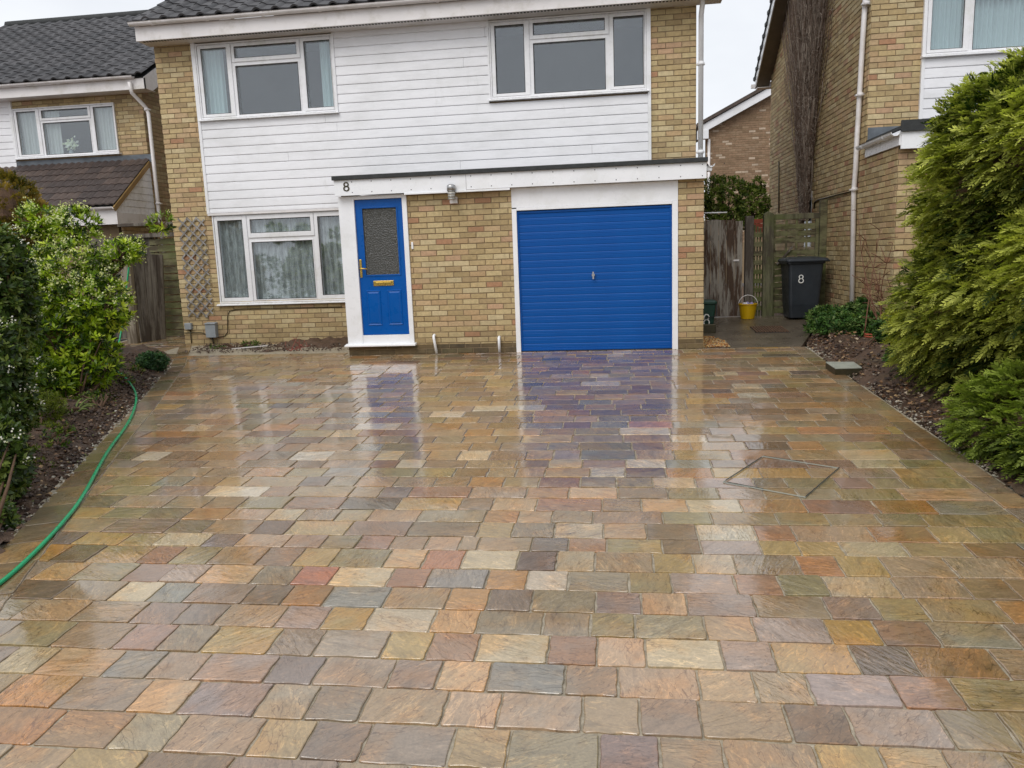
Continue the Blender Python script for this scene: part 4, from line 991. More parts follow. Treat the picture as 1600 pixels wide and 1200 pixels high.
# ================================================================== RIGHT NEIGHBOUR
RX = 3.69; rb = thing('neighbour_house', 'neighbouring brick house on the right seen along its long side wall', 'house', (RX+2, F, 0))
rw_ = (at(1442, 88, F)[0], 7.2, at(1442, 88, F)[2], 5.2)
BK = 19.45
def side_in(s, z):   # s measured from the front corner backwards
    y = F+s; ridge = 15.9; return z < 5.25+.62*(BK-.1-y) if y > ridge else z < 5.25+.62*(y-F)
backing(rb, (RX, F, 0), (1, 0, 0), (0, -1, 0), 4., 0, 5.3, [(rw_[0]-RX, 4, rw_[2], 5.2)], M_mortar, .26)
sx0 = at(1437, 160, F)[0]
brick_wall(rb, (RX, F, 0), (1, 0, 0), (0, -1, 0), sx0-RX, 2.3, 5.3, nbig=85, seed=10)
siding(rb, sx0+.03, 7.5, 2.3, rw_[2]-.035, F-.03, pitch=.138)
MB().box(sx0-.015, sx0+.03, F-.05, F, 2.3, 5.2).build('corner_trim', M_upvc, rb)
wn = window(rb, rw_[0], rw_[0]+2.26, rw_[2], rw_[2]+1.13, F-.05, [(.0, .72, M_curt2), (.72, 1.0, M_curt2)])
mb = MB(); mb.prism([(F+.26, -.1), (BK, -.1), (BK, 5.2), (15.9, 7.4), (F+.26, 5.2)], RX, RX+.24, 'x'); mb.build('wall', M_mortar, rb)
opw = (atx(1259, 310, RX)[1]-F-.15, atx(1269, 290, RX)[1]-F+.0); wz0, wz1 = 1.3, 2.35
brick_wall(rb, (RX, F, 0), (0, 1, 0), (-1, 0, 0), BK-F, 0., 7.3, [(3.05, 3.6, wz0, wz1)], nbig=215, seed=11, inside=side_in)
MB().box(RX-.012, RX+.0, F+3.05, F+3.6, wz1-.12, wz1).build('lintel', M_dirtyw, rb)
sw_ = MB().box(RX-.004, RX+.0, F+3.05, F+3.6, wz0, wz1-.121).build('window', M_upvc, rb)
MB().box(RX-.01, RX-.005, F+3.1, F+3.55, wz0+.04, wz1-.16).build('pane', plain('dark small pane', (.03, .04, .04), .08), sw_)
# verge of the roof: fascia, soffit, tiles edge
vx = RX-.3; A = Vector((vx, BK+.28, 5.08)); B = Vector((vx, 15.9, 7.42))
MB().prism([(BK+.28, 5.02), (15.9, 7.36), (F-.35, 5.16), (F-.35, 5.36), (15.9, 7.58), (BK+.28, 5.22)], vx-.022, vx, 'x').build('bargeboard', M_white, rb)
MB().prism([(BK+.25, 5.06), (15.9, 7.38), (F-.3, 5.18), (F-.3, 5.2), (15.9, 7.41), (BK+.25, 5.09)], vx+.001, RX-.001, 'x').build('soffit', plain('brownish soffit', srgb(120, 108, 92), .7), rb)
MB().prism([(BK+.33, 5.20), (15.9, 7.585), (F-.4, 5.365), (F-.4, 5.44), (15.9, 7.68), (BK+.33, 5.27)], vx-.04, RX+4, 'x').build('roof', M_felt, rb)
for k in range(14):
    z = 5.235+k*.17; yk = BK+.34-(z-5.235)/.643
    if yk < 16: break
    MB().box(vx-.055, vx-.0405, yk-.2, yk, z-.02, z+.05).build('verge_tile', M_felt, rb)
MB().box(vx-.1, vx+.35, BK+.281, BK+.36, 5.05, 5.13).build('gutter_end', M_dirtyw, rb)
MB().box(vx, RX+4, BK+.05, BK+.27, 5.0, 5.018).build('rear_soffit', M_dirtyw, rb)
# garage projection of the right house
GYF = 10.95
MB().box(RX+.002, RX+.14, GYF+.14, F-.001, -.2, 2.62).box(RX+.0, 7, GYF, GYF+.139, -.2, 2.62).build('wall', M_mortar, rb)
brick_wall(rb, (RX, GYF, 0), (0, 1, 0), (-1, 0, 0), F-GYF-.0, -.1, 2.6, nbig=0, seed=12, off=BL/2)
brick_wall(rb, (RX, GYF, 0), (1, 0, 0), (0, -1, 0), 2.2, -.1, 2.56, nbig=0, seed=13)
MB().box(RX-.02, 7, GYF-.13, F-.051, 2.8, 2.84).build('flat_roof', M_felt, rb)
MB().box(RX-.03, 7, GYF-.165, GYF-.131, 2.76, 2.9).build('felt_edge', M_felt, rb)
MB().box(RX-.015, 7, GYF-.13, GYF-.1, 2.55, 2.80).build('fascia_board', M_white, rb)
MB().box(RX-.03, RX-.008, GYF-.1, F-.06, 2.6, 2.78).build('fascia_board', M_white, rb)
MB().box(RX+.0, RX+.75, F-.06, F-.052, 2.84, 3.02).build('flashing', M_lead, rb)
gutter(rb, GYF-.12, F+.02, RX-.085, 2.76, .055, M_white, 'y')
px_ = RX-.05
downpipe('downpipe', 'long white stained downpipe down the corner of the right house', [tuple(atx(1356, -60, RX-.06)), tuple(atx(1348, 60, RX-.06)), tuple(atx(1338, 235, RX-.06)), tuple(atx(1337, 262, RX-.06)), (RX-.06, atx(1334, 300, RX-.06)[1], atx(1334, 300, RX-.06)[2]), tuple(atx(1331, 490, RX-.06))], .037, M_dirtyw, [tuple(atx(1354, 5, RX-.06)), tuple(atx(1344, 148, RX-.06)), tuple(atx(1335, 296, RX-.06))])
tag(MB().tube([tuple(atx(a, b, RX-.02)) for a, b in ((1272, 326), (1273, 316), (1278, 312), (1290, 309), (1331, 299))], .012, 6).build('cable', M_bronze), 'dark cable along the side wall of the right house above the bin', 'cable')
tag(MB().tube([tuple(atx(a, b, RX-.02)) for a, b in ((1217, 252), (1217, 333))], .014, 6).build('cable', M_bronze), 'thin upright rusty pipe on the side wall left of the climber', 'pipe')

# bare climber on the side wall: many stems fanning up from one trunk
cl = thing('climber', 'mass of bare brown climber stems spreading up the side wall of the right house', 'climbing plant', tuple(atx(1256, 345, RX-.05)))
r = random.Random(21)
for part in range(2):
    mb = MB()
    for i in range(230):
        u0 = r.gauss(0, .3); top = r.uniform(-30, 5) if r.random() < .8 else r.uniform(20, 200); n_ = 14; pts = []; w1 = r.gauss(0, .42); w1 = max(-1, min(1, w1)); wob = r.uniform(0, 6); amp = r.uniform(.5, 2.5)
        for k in range(n_):
            s = k/(n_-1); py = 345+(top-345)*s; cx = np.interp(py, [-30, 100, 200, 345], [1262, 1260, 1258, 1256]); hw = np.interp(py, [-30, 60, 150, 250, 345], [44, 40, 30, 17, 8])
            px = cx+(u0*(1-s)+w1*s)*hw+amp*math.sin(s*14+wob)+r.gauss(0, .5); dpt = .03+.10*max(0, 1-abs(u0*(1-s)+w1*s))*r.random()
            pts.append(tuple(atx(px, py, RX-dpt)))
        rad = r.uniform(.005, .014) if i > 12 else r.uniform(.02, .035); cc = r.choice([srgb(126,108,94,.85), srgb(150,134,120,.85), srgb(104,84,70,.85), srgb(164,150,136,.85)])
        mb.tube(pts, [rad*(1-.6*k/(n_-1)) for k in range(n_)], 5, cc, cap=False)
    stuff(mb.build('stems', attr_mat('climber bark %d' % part, .9, .002, 60), cl))
mb = MB()
for i in range(3000):
    py = r.uniform(-20, 340); cx = np.interp(py, [-30, 100, 200, 345], [1262, 1260, 1258, 1256]); hw = np.interp(py, [-30, 60, 150, 250, 345], [44, 40, 31, 18, 8])
    px = cx+r.gauss(0, .45)*hw; p = Vector(atx(px, py, RX-r.uniform(.02, .15))); d = Vector((r.gauss(0, .3)-.2, r.gauss(0, 1), r.gauss(0, 1))).normalized()*r.uniform(.03, .11)
    mb.tube([p, p+d*.5+Vector((-.01, 0, r.gauss(0, .01))), p+d], .0035, 3, r.choice([srgb(134,114,98,.85), srgb(112,90,74,.85), srgb(172,158,144,.85), srgb(96,76,62,.85)]), cap=False)
stuff(mb.build('twigs', attr_mat('climber twigs', .9, .001, 60), cl))

# ================================================================== HOUSE BEHIND
hb = thing('far_house', 'brown brick gable end of a house seen between the two nearer houses', 'house', (5, 30, 0))
hx0 = at(1103, 205, 30)[0]; hz0 = at(1103, 205, 30)[2]; slp = (6.92-5.78)/(5.58-3.28)
MB().prism([(hx0, 0), (12, 0), (12, hz0+.1), (hx0+4.2, hz0+4.2*slp+.1), (hx0, hz0+.05)], 30.0, 30.25, 'y').build('wall', M_mortar, hb)
brick_wall(hb, (hx0, 30, 0), (1, 0, 0), (0, -1, 0), 4.3, 1.5, 8.2, pal=BB, mat=M_brown, nbig=0, seed=14, inside=lambda s, z: z < hz0+s*slp)
for sgn, nm in ((0, 'bargeboard'),):
    MB().prism([(hx0-.28, hz0-.16+.0), (hx0+4.2, hz0-.16+4.48*slp), (hx0+4.2, hz0+.12+4.48*slp), (hx0-.28, hz0+.12)], 29.7, 29.74, 'y').build('bargeboard', M_white, hb)
MB().box(hx0-.32, hx0+.06, 29.68, 29.98, hz0-.3, hz0-.0).build('eave_box', M_white, hb)
MB().prism([(hx0-.36, hz0+.125), (hx0+4.2, hz0+.125+4.56*slp), (hx0+4.2, hz0+.26+4.56*slp), (hx0-.36, hz0+.24)], 29.62, 37, 'y').build('roof', plain('brown roof tile', srgb(92, 80, 72, .8), .8, .3, 4, bump=.02, bscale=6), hb)
MB().tube([(hx0+.1, 29.9, hz0-.3), (hx0+.1, 29.9, .5)], .05, 8).build('downpipe', M_dirtyw, hb)

# ================================================================== GATES, FENCES, BINS
gzr = gz(14.2)
gt = thing('gate', 'weathered garden gate with peeling brown stain beside the garage wall', 'gate', (1.95, 14.2, gzr))
g0, g1 = 1.30, 2.26; zt = [1.83, 1.86, 1.87, 1.86, 1.85, 1.84]; bw = (g1-g0)/7
for i in range(7):
    x = g0+i*bw; MB().box(x+.004, x+bw-.004, 14.20+random.uniform(0, .004), 14.225, gzr+.02, 1.86-.01*abs(i-3)+random.uniform(-.012, .012)).build('board', M_peel, gt)
for z in (.45, 1.5): MB().box(g0, g1, 14.226, 14.26, z, z+.09).build('ledge', M_grey, gt)
MB().box(2.10, 2.20, 14.185, 14.199, 1.13, 1.16).build('latch', M_dirtyw, gt)
tag(MB().box(2.30, 2.44, 14.15, 14.29, gzr-.1, 1.9).build('gate_post', M_grey, bevel=.01), 'grey timber post between the peeling gate and the yellow bucket', 'post')
fp = thing('slatted_infill', 'narrow mossy slatted infill between two posts behind the bucket', 'fence', (2.52, 14.24, gzr))
for i in range(3): MB().box(2.455+i*.05, 2.485+i*.05, 14.24+.01*i, 14.255+.01*i, gzr, 1.75-.03*i).build('slat', M_moss, fp)
for i in range(9): MB().box(2.445, 2.60, 14.225-.0, 14.236, .25+i*.16, .33+i*.16).build('slat', M_moss, fp)
tag(MB().prism([(2.60, gzr-.1), (2.78, gzr-.1), (2.77, 1.92), (2.67, 1.97), (2.60, 1.92)], 14.12, 14.25, 'y').build('fence_post', M_post, bevel=.01), 'tall mossy post left of the woven fence panel', 'post')
wp = thing('woven_fence', 'mossy woven timber fence panel with gaps behind the black wheelie bin', 'fence', (3.15, 14.3, gzr))
MB().box(2.79, 3.60, 14.27, 14.33, 1.82, 1.915).build('top_rail', M_post, wp, bevel=.006); MB().box(2.79, 2.83, 14.27, 14.33, gzr, 1.815).build('side_rail', M_moss, wp); MB().box(3.50, 3.555, 14.27, 14.33, gzr, 1.815).build('side_rail', M_moss, wp)
r = random.Random(9)
for i in range(15):
    z = gzr+.04+i*.112
    if i in (10, 14): continue
    pts = []; n_ = 9; mb = MB(); vs = []
    for k in range(n_):
        x = 2.832+k*(3.499-2.832)/(n_-1); yy = 14.30+.014*math.sin(k*math.pi/2+(i % 2)*math.pi); dz = .006*math.sin(k+i)+(.05*(k/8) if i in (6,) else 0)
        vs += [(x, yy-.004, z+dz), (x, yy+.004, z+dz), (x, yy+.004, z+.098+dz), (x, yy-.004, z+.098+dz)]
    fs = []
    for k in range(n_-1):
        for j in range(4): fs.append((k*4+j, k*4+4+j, k*4+4+(j+1) % 4, k*4+(j+1) % 4))
    fs += [(0, 1, 2, 3), tuple(reversed(range(4*(n_-1), 4*n_)))]
    mb.add(vs, [q[::-1] for q in fs]); mb.build('slat', M_moss, wp)
for x in (3.0, 3.17, 3.34): MB().box(x, x+.035, 14.293, 14.307, gzr+.03, 1.81).build('upright', M_moss, wp)
MB().bar((2.86, 14.262, 1.05), (3.12, 14.262, 1.35), .03, .012, up=(0, 1, 0)).build('broken_slat', M_grey, wp)
tag(MB().box(3.565, 3.685, 14.24, 14.36, gzr-.1, 2.13).build('fence_post', M_moss, bevel=.01), 'mossy post against the side wall right of the woven fence panel', 'post')
pr = MB(); 
for i in range(4): pr.box(2.50, 2.72, 14.6, 14.7, 1.55+i*.078, 1.62+i*.078, srgb(160, 78, 56, .8))
tag(pr.build('brick_pier', M_brown), 'bit of red brick pier showing above the slats behind the gate', 'brick pier')
tag(MB().tube([tuple(at(1098, 333, 13.9)), tuple(at(1136, 332, 13.9))], .012, 6).build('pole', M_white), 'thin pale pole lying across the top of the peeling gate', 'pole')

def loft(rings, mb=None, col=(.5,)*3, cap=True, smooth=False):
    mb = mb or MB(); n_ = len(rings[0]); vs = [p for q in rings for p in q]; fs = []
    for k in range(len(rings)-1):
        for i in range(n_): fs.append((k*n_+i, k*n_+(i+1) % n_, (k+1)*n_+(i+1) % n_, (k+1)*n_+i))
    if cap: fs += [tuple(range(n_))[::-1], tuple(range((len(rings)-1)*n_, len(rings)*n_))]
    return mb.add(vs, fs, col, smooth)
def rrect(cx, cy, hw, hd, z, r_=.05, n_=4):
    out = []
    for sx, sy, a0 in ((1, 1, 0), (-1, 1, 90), (-1, -1, 180), (1, -1, 270)):
        for k in range(n_):
            a = R_(a0+90*k/(n_-1)); out.append((cx+sx*(hw-r_)+math.cos(a)*r_, cy+sy*(hd-r_)+math.sin(a)*r_, z))
    return out
bx, by, bz = 3.20, 13.85, gz(13.85)
bn = thing('wheelie_bin', 'charcoal wheelie bin with white number 8 against the side wall', 'wheelie bin', (bx, by, bz))
loft([rrect(bx-.03, by, .22, .24, bz+.03), rrect(bx-.02, by, .25, .28, bz+.25), rrect(bx-.015, by, .275, .32, bz+.80), rrect(bx-.015, by, .285, .33, bz+.93), rrect(bx-.015, by, .31, .35, bz+.935), rrect(bx-.015, by, .31, .35, bz+.965)]).build('bin_body', M_binb, bn, bevel=.004)
loft([rrect(bx-.0, by-.01, .345, .375, bz+.966, .06), rrect(bx-.0, by-.01, .35, .38, bz+.99, .06), rrect(bx-.0, by-.0, .33, .36, bz+1.02, .08), rrect(bx-.0, by+.02, .2, .25, bz+1.045, .1)]).build('bin_lid', M_binb, bn, bevel=.004)
MB().box(bx+.33, bx+.40, by-.2, by+.2, bz+.955, bz+.985).build('lid_handle', M_binb, bn, bevel=.01)
for s in (-1, 1): MB().tube([(bx-.2+.38, by+s*.24-.02, bz+.1), (bx-.2+.38, by+s*.24+.02, bz+.1)], .1, 16).build('wheel', M_black, bn)
eight(bn, (at(1252, 436, by-.325)[0], by-.315, at(1252, 436, by-.325)[2]), .13, .075, M_num, .0085, tk=1.0)
cx, cy = at(1103, 505, 12.55)[0]-.02, 12.55; cz0 = gz(12.5)+.14
cb = thing('food_caddy', 'small dark green recycling caddy with number 8 half hidden by the garage wall', 'recycling caddy', (cx, cy, cz0-.12))
loft([rrect(cx, cy, .13, .12, cz0, .03), rrect(cx, cy, .155, .15, cz0+.30, .03), rrect(cx, cy, .165, .16, cz0+.31, .03)]).build('caddy_body', M_cad, cb, bevel=.004)
loft([rrect(cx, cy, .172, .168, cz0+.311, .03), rrect(cx, cy, .172, .168, cz0+.345, .03), rrect(cx, cy, .14, .13, cz0+.365, .03)]).build('caddy_lid', M_cad, cb, bevel=.004)
MB().bar((cx+.16, cy-.16, cz0+.12), (cx+.168, cy-.13, cz0+.31), .015, .012).bar((cx-.05, cy-.165, cz0+.09), (cx+.165, cy-.16, cz0+.12), .012, .012).build('handle', M_black, cb)
eight(cb, (at(1104, 500, cy-.15)[0], cy-.147, at(1104, 500, cy-.15)[2]), .175, .085, M_num, .009, tk=1.)
tag(MB().box(1.235, cx+.15, cy-.2, cy+.15, gz(12.4)-.05, cz0-.002).build('step_block', M_bronze, bevel=.01), 'dark block the green caddy stands on beside the garage wall', 'block')
ux, uy = at(1169, 490, 13.9)[0], 13.95; uz = gz(13.95)+.003
bk = thing('bucket', 'yellow plastic bucket with a pale handle standing before the gate posts', 'bucket', (ux, uy, uz))
circ = lambda rr_, z: [(ux+math.cos(2*math.pi*i/20)*rr_, uy+math.sin(2*math.pi*i/20)*rr_, z) for i in range(20)]
loft([circ(.115, uz), circ(.155, uz+.24), circ(.165, uz+.243), circ(.165, uz+.262), circ(.148, uz+.262), circ(.145, uz+.2), circ(.05, uz+.19)], smooth=False).build('bucket_body', M_yel, bk)
MB().tube([(ux-.16*math.cos(a), uy-.02, uz+.25+.16*math.sin(a)) for a in np.linspace(0, math.pi, 14)], .006, 6).build('bucket_handle', M_dirtyw, bk)
r = random.Random(2); mb = MB()
for i in range(9):
    a, b = ux+r.uniform(-.09, .09), uy+r.uniform(-.08, .08); s = r.uniform(.03, .05)
    loft([[(a+math.cos(k)*s*.6, b+math.sin(k)*s*.6, uz+.2) for k in range(6)], [(a+math.cos(k)*s, b+math.sin(k)*s, uz+.24+s*.4) for k in range(6)], [(a+math.cos(k)*s*.4, b+math.sin(k)*s*.4, uz+.27+s*.4) for k in range(6)]], mb, r.choice([srgb(200,196,210), srgb(150,140,190), srgb(220,218,214)]))
mb.build('contents', M_attr, bk)
gr = thing('drain_grate', 'rusty slotted drain grate set in the concrete path', 'drain', (2.42, 12.6, gz(12.6)))
MB().box(2.17, 2.68, 12.27, 12.93, gz(12.3)-.02, gz(12.3)+.006).build('grate_bed', M_black, gr)
for k in range(12):
    x = 2.185+k*.0415; MB().hexa([(x, 12.3, gz(12.3)), (x+.026, 12.3, gz(12.3)), (x+.026, 12.9, gz(12.9)), (x, 12.9, gz(12.9)), (x, 12.3, gz(12.3)+.02), (x+.026, 12.3, gz(12.3)+.02), (x+.026, 12.9, gz(12.9)+.02), (x, 12.9, gz(12.9)+.02)]).build('grate_bar', M_bark, gr)
# stone tray on the right edge
tq = [gp(a, b, .07) for a, b in ((1305, 577), (1347, 576), (1334, 567), (1290, 567))]
ty = thing('drain_cover', 'pale flat cover on a dark box at the right edge of the paving', 'drain cover', (tq[0][0], tq[0][1], gz(tq[0][1])))
MB().hexa([(p[0], p[1], gz(p[1])-.04) for p in tq]+[(p[0], p[1], gz(p[1])+.07) for p in tq]).build('dark_box', M_bronze, ty)
MB().hexa([(p[0], p[1], gz(p[1])+.071) for p in tq]+[(p[0], p[1], gz(p[1])+.085) for p in tq]).build('cover_plate', M_stonetray, ty, bevel=.004)
pc = gp(1286, 510, .09); tag(MB().hexa([(pc[0]-.16, pc[1]-.05, pc[2]-.02), (pc[0]+.14, pc[1]-.1, pc[2]-.01), (pc[0]+.16, pc[1]+.1, pc[2]), (pc[0]-.1, pc[1]+.1, pc[2]-.01), (pc[0]-.18, pc[1]-.05, pc[2]), (pc[0]+.15, pc[1]-.1, pc[2]+.03), (pc[0]+.16, pc[1]+.1, pc[2]+.03), (pc[0]-.1, pc[1]+.1, pc[2]+.015)]).build('white_board', M_num, bevel=.004), 'scrap of white board lying at the edge of the plants by the path', 'board')
tp = gp(1362, 527, .1)
pt = thing('terracotta_pot', 'broken terracotta pot pieces lying among the plants of the right bed', 'pot', tuple(tp))
for k in range(3):
    a0 = [(tp[0]+.14*math.cos(a), tp[1]-.1+.14*math.sin(a), tp[2]+.03*k) for a in np.linspace(3.4, 6.0, 9)]; MB().tube(a0, .013, 6).build('shard', M_terra, pt)

# left side gate group
lg = thing('garden_gate', 'grey vertical board gate standing ajar behind the flowering shrub', 'gate', (at(258, 535, 12.9)[0], 12.9, gz(12.9)))
bl, tl, br, tr = [Vector(at(*q)) for q in ((222, 545, 12.75), (203, 396, 12.75), (259, 535, 13.1), (254, 398, 13.1))]
for i in range(5):
    s0, s1 = i/5+.006, (i+1)/5-.006; a, b, c, d = bl.lerp(br, s0), bl.lerp(br, s1), tl.lerp(tr, s1), tl.lerp(tr, s0); dy = Vector((0, .025, 0)); j = Vector((0, random.uniform(-.004, .004), 0))
    MB().hexa([a+j, b+j, b+dy, a+dy, d+j, c+j, c+dy, d+dy]).build('board', M_grey, lg)
tag(MB().hexa([tuple(Vector(at(*q))+Vector((0, e, 0))) for q, e in (((200, 548, 12.6), 0), ((216, 547, 12.6), 0), ((216, 547, 12.6), .1), ((200, 548, 12.6), .1), ((186, 392, 12.6), 0), ((200, 392, 12.6), 0), ((200, 392, 12.6), .1), ((186, 392, 12.6), .1))]).build('gate_post', wood_mat('pale post', srgb(150, 142, 126), srgb(122, 112, 96), srgb(90, 80, 66)), bevel=.01), 'pale leaning timber post with the green hose over it', 'post')
ls = thing('slatted_fence', 'dark mossy horizontal slatted fence between the grey gate and the house', 'fence', (-7.6, 13.3, gz(13.3)))
x0_, x1_ = -8.35, -7.30
for i in range(14):
    z = .13+i*.128; MB().box(x0_, x1_, 13.3+random.uniform(-.012, .012), 13.33, z, z+.11+random.uniform(-.012, .006)).build('slat', M_moss, ls)
for x in (x0_, -7.85, x1_-.05): MB().box(x, x+.05, 13.34, 13.39, .1, 1.95).build('upright', M_moss, ls)
MB().box(-8.9, -7.28, 13.25, 13.33, 1.93, 2.0).box(-8.9, -7.28, 13.25, 13.33, 2.14, 2.19).build('top_rail', M_grey, ls)
MB().box(-9.6, -8.36, 13.34, 13.38, .1, 1.95).build('fence_board', M_grey, ls)
hp = gp(0, 0) if False else None
# hose
hpts = [tuple(at(203, 396, 12.55)), tuple(at(201, 420, 12.5)), tuple(at(194, 480, 12.4)), tuple(at(189, 520, 12.2)), tuple(at(182, 545, 11.9))]
for a, b in ((172, 560), (165, 578), (170, 592), (190, 600), (207, 610), (213, 622), (208, 645), (196, 668), (176, 695), (160, 720), (130, 775), (100, 815), (50, 868), (0, 912), (-70, 960)):
    q = gp(a, b, .015); q[2] = gz(q[1])+.018+max(0, hL(q[0], q[1])+.02)*(1 if q[0] < edge_l(q[1])-BW(q[1]) else 0); hpts.append(tuple(q))
def smooth_path(p, k=5):
    p = [Vector(q) for q in p]; out = []
    for i in range(len(p)-1):
        a, b, c, d = p[max(0, i-1)], p[i], p[i+1], p[min(len(p)-1, i+2)]
        for j in range(k):
            t = j/k; out.append(.5*((2*b)+(-a+c)*t+(2*a-5*b+4*c-d)*t*t+(-a+3*b-3*c+d)*t**3))
    return out+[p[-1]]
tag(MB().tube(smooth_path(hpts), .0135, 10).build('garden_hose', M_hose), 'bright green hose running from the gate along the left edge of the paving', 'hose')

# ================================================================== PLANTS
def rhombs(name, C, D, Nn, Lh, Wd, cols, mat, parent=None, fold=.25):
    """leaf blades: C base points, D tip directions, Nn blade normals (unit arrays), lengths, widths, colours"""
    n_ = len(C); S = np.cross(D, Nn); S /= (np.linalg.norm(S, axis=1, keepdims=True)+1e-9)
    Lh = np.broadcast_to(Lh, (n_,))[:, None]; Wd = np.broadcast_to(Wd, (n_,))[:, None]
    mid = C+D*Lh*.5-Nn*Wd*fold; V_ = np.stack([C, mid+S*Wd*.5+Nn*Wd*fold*1.0, C+D*Lh, mid-S*Wd*.5+Nn*Wd*fold*1.0, C+D*Lh*.5-Nn*Wd*fold*.2], 1).reshape(-1, 3)
    i = np.arange(n_)*5; Fq = np.stack([np.stack([i, i+1, i+4], 1), np.stack([i+1, i+2, i+4], 1), np.stack([i+2, i+3, i+4], 1), np.stack([i+3, i, i+4], 1)], 1).reshape(-1, 3)
    me = bpy.data.meshes.new(name); me.vertices.add(len(V_)); me.vertices.foreach_set('co', V_.astype(np.float32).ravel())
    me.loops.add(Fq.size); me.loops.foreach_set('vertex_index', Fq.astype(np.int32).ravel())
    me.polygons.add(len(Fq)); me.polygons.foreach_set('loop_start', (np.arange(len(Fq))*3).astype(np.int32)); me.polygons.foreach_set('loop_total', np.full(len(Fq), 3, np.int32))
    me.update(calc_edges=True); me.materials.append(mat)
    c4 = np.ones((n_, 4)); c4[:, :3] = cols; a = me.color_attributes.new('Col', 'FLOAT_COLOR', 'CORNER'); a.data.foreach_set('color', np.repeat(c4, 12, 0).astype(np.float32).ravel())
    o = bpy.data.objects.new(name, me); COL.objects.link(o)
    if parent is not None: o.parent = parent; o.matrix_parent_inverse = Matrix.Translation(-WL(parent))
    return stuff(o)
def unit(a): return a/(np.linalg.norm(a, axis=1, keepdims=True)+1e-9)

def ellipsoid_points(lobes, n_, shell=.75, cut=None):
    """random points near the surface of a union of ellipsoids, with outward normals"""
    P_, N_ = [], []; w_ = np.array([l[3]*l[4]+l[4]*l[5]+l[3]*l[5] for l in lobes]); w_ = w_/w_.sum()
    while sum(len(p) for p in P_) < n_:
        k = rng.choice(len(lobes), p=w_, size=n_); Lb = np.array(lobes)[k]; d = unit(rng.normal(size=(n_, 3))); rad = shell+(1-shell)*rng.random((n_, 1))**.6
        p = Lb[:, :3]+d*Lb[:, 3:6]*rad; nn = unit(d/Lb[:, 3:6]); keep = np.ones(n_, bool)
        for l in lobes:
            q = (p-np.array(l[:3]))/np.array(l[3:6]); keep &= ~((np.linalg.norm(q, axis=1) < shell*.96))
        if cut is not None: keep &= cut(p)
        P_.append(p[keep]); N_.append(nn[keep])
    return np.concatenate(P_)[:n_], np.concatenate(N_)[:n_]

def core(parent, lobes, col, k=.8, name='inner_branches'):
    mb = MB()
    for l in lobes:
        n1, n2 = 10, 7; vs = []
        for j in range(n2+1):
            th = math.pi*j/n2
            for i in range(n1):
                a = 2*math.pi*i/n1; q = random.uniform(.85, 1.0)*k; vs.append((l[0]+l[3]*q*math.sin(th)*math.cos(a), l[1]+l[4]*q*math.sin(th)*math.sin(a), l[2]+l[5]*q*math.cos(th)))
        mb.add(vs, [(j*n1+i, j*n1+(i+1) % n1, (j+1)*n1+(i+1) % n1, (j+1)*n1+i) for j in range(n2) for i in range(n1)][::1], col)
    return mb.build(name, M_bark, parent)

def thuja(name, label, lobes, n_sp, size, pal_d, pal_l, lean, base, seed=1, cut=None, tipfrac=.45, corek=.66):
    t = thing(name, label, 'conifer', base); p, nn = ellipsoid_points(lobes, n_sp, .70, cut)
    # clumping: offset points in/out so the crown has boughs with hollows between
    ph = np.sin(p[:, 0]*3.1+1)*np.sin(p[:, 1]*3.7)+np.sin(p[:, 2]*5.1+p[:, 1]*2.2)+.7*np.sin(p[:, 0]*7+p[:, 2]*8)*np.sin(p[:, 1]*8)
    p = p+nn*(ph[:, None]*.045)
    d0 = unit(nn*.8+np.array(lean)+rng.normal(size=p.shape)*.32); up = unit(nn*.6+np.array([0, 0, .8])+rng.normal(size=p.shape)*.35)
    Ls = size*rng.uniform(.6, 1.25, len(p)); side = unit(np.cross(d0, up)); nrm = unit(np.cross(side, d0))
    tone = np.clip(.5+.22*ph+rng.normal(size=len(p))*.28, 0, 1)  # shade painted into leaf colour: hollows darker, boughs paler, plus random green variation
    C, D, Nr, Lh, Wd, Cl = [], [], [], [], [], []
    cd_, cl_ = np.array(pal_d), np.array(pal_l)
    for k in range(7):
        s = k/7; droop = np.array([0, 0, -.25])*s
        ax = p+d0*Ls[:, None]*s+droop*Ls[:, None]*s
        for sg_ in ((-1, 1) if k < 6 else (0,)):
            dd = unit(d0*(.75)+side*sg_*.75*(1-.35*s)+rng.normal(size=p.shape)*.12+droop*.6); L_ = Ls*(.42*(1-.55*s)); C.append(ax); D.append(dd); Nr.append(unit(nrm+rng.normal(size=p.shape)*.18)); Lh.append(L_); Wd.append(L_*.42)
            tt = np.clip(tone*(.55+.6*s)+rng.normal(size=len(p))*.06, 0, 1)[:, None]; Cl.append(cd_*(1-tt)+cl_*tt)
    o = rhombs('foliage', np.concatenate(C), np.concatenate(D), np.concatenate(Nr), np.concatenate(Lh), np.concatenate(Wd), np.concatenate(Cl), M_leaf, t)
    core(t, lobes, (.02, .02, .01), corek); return t

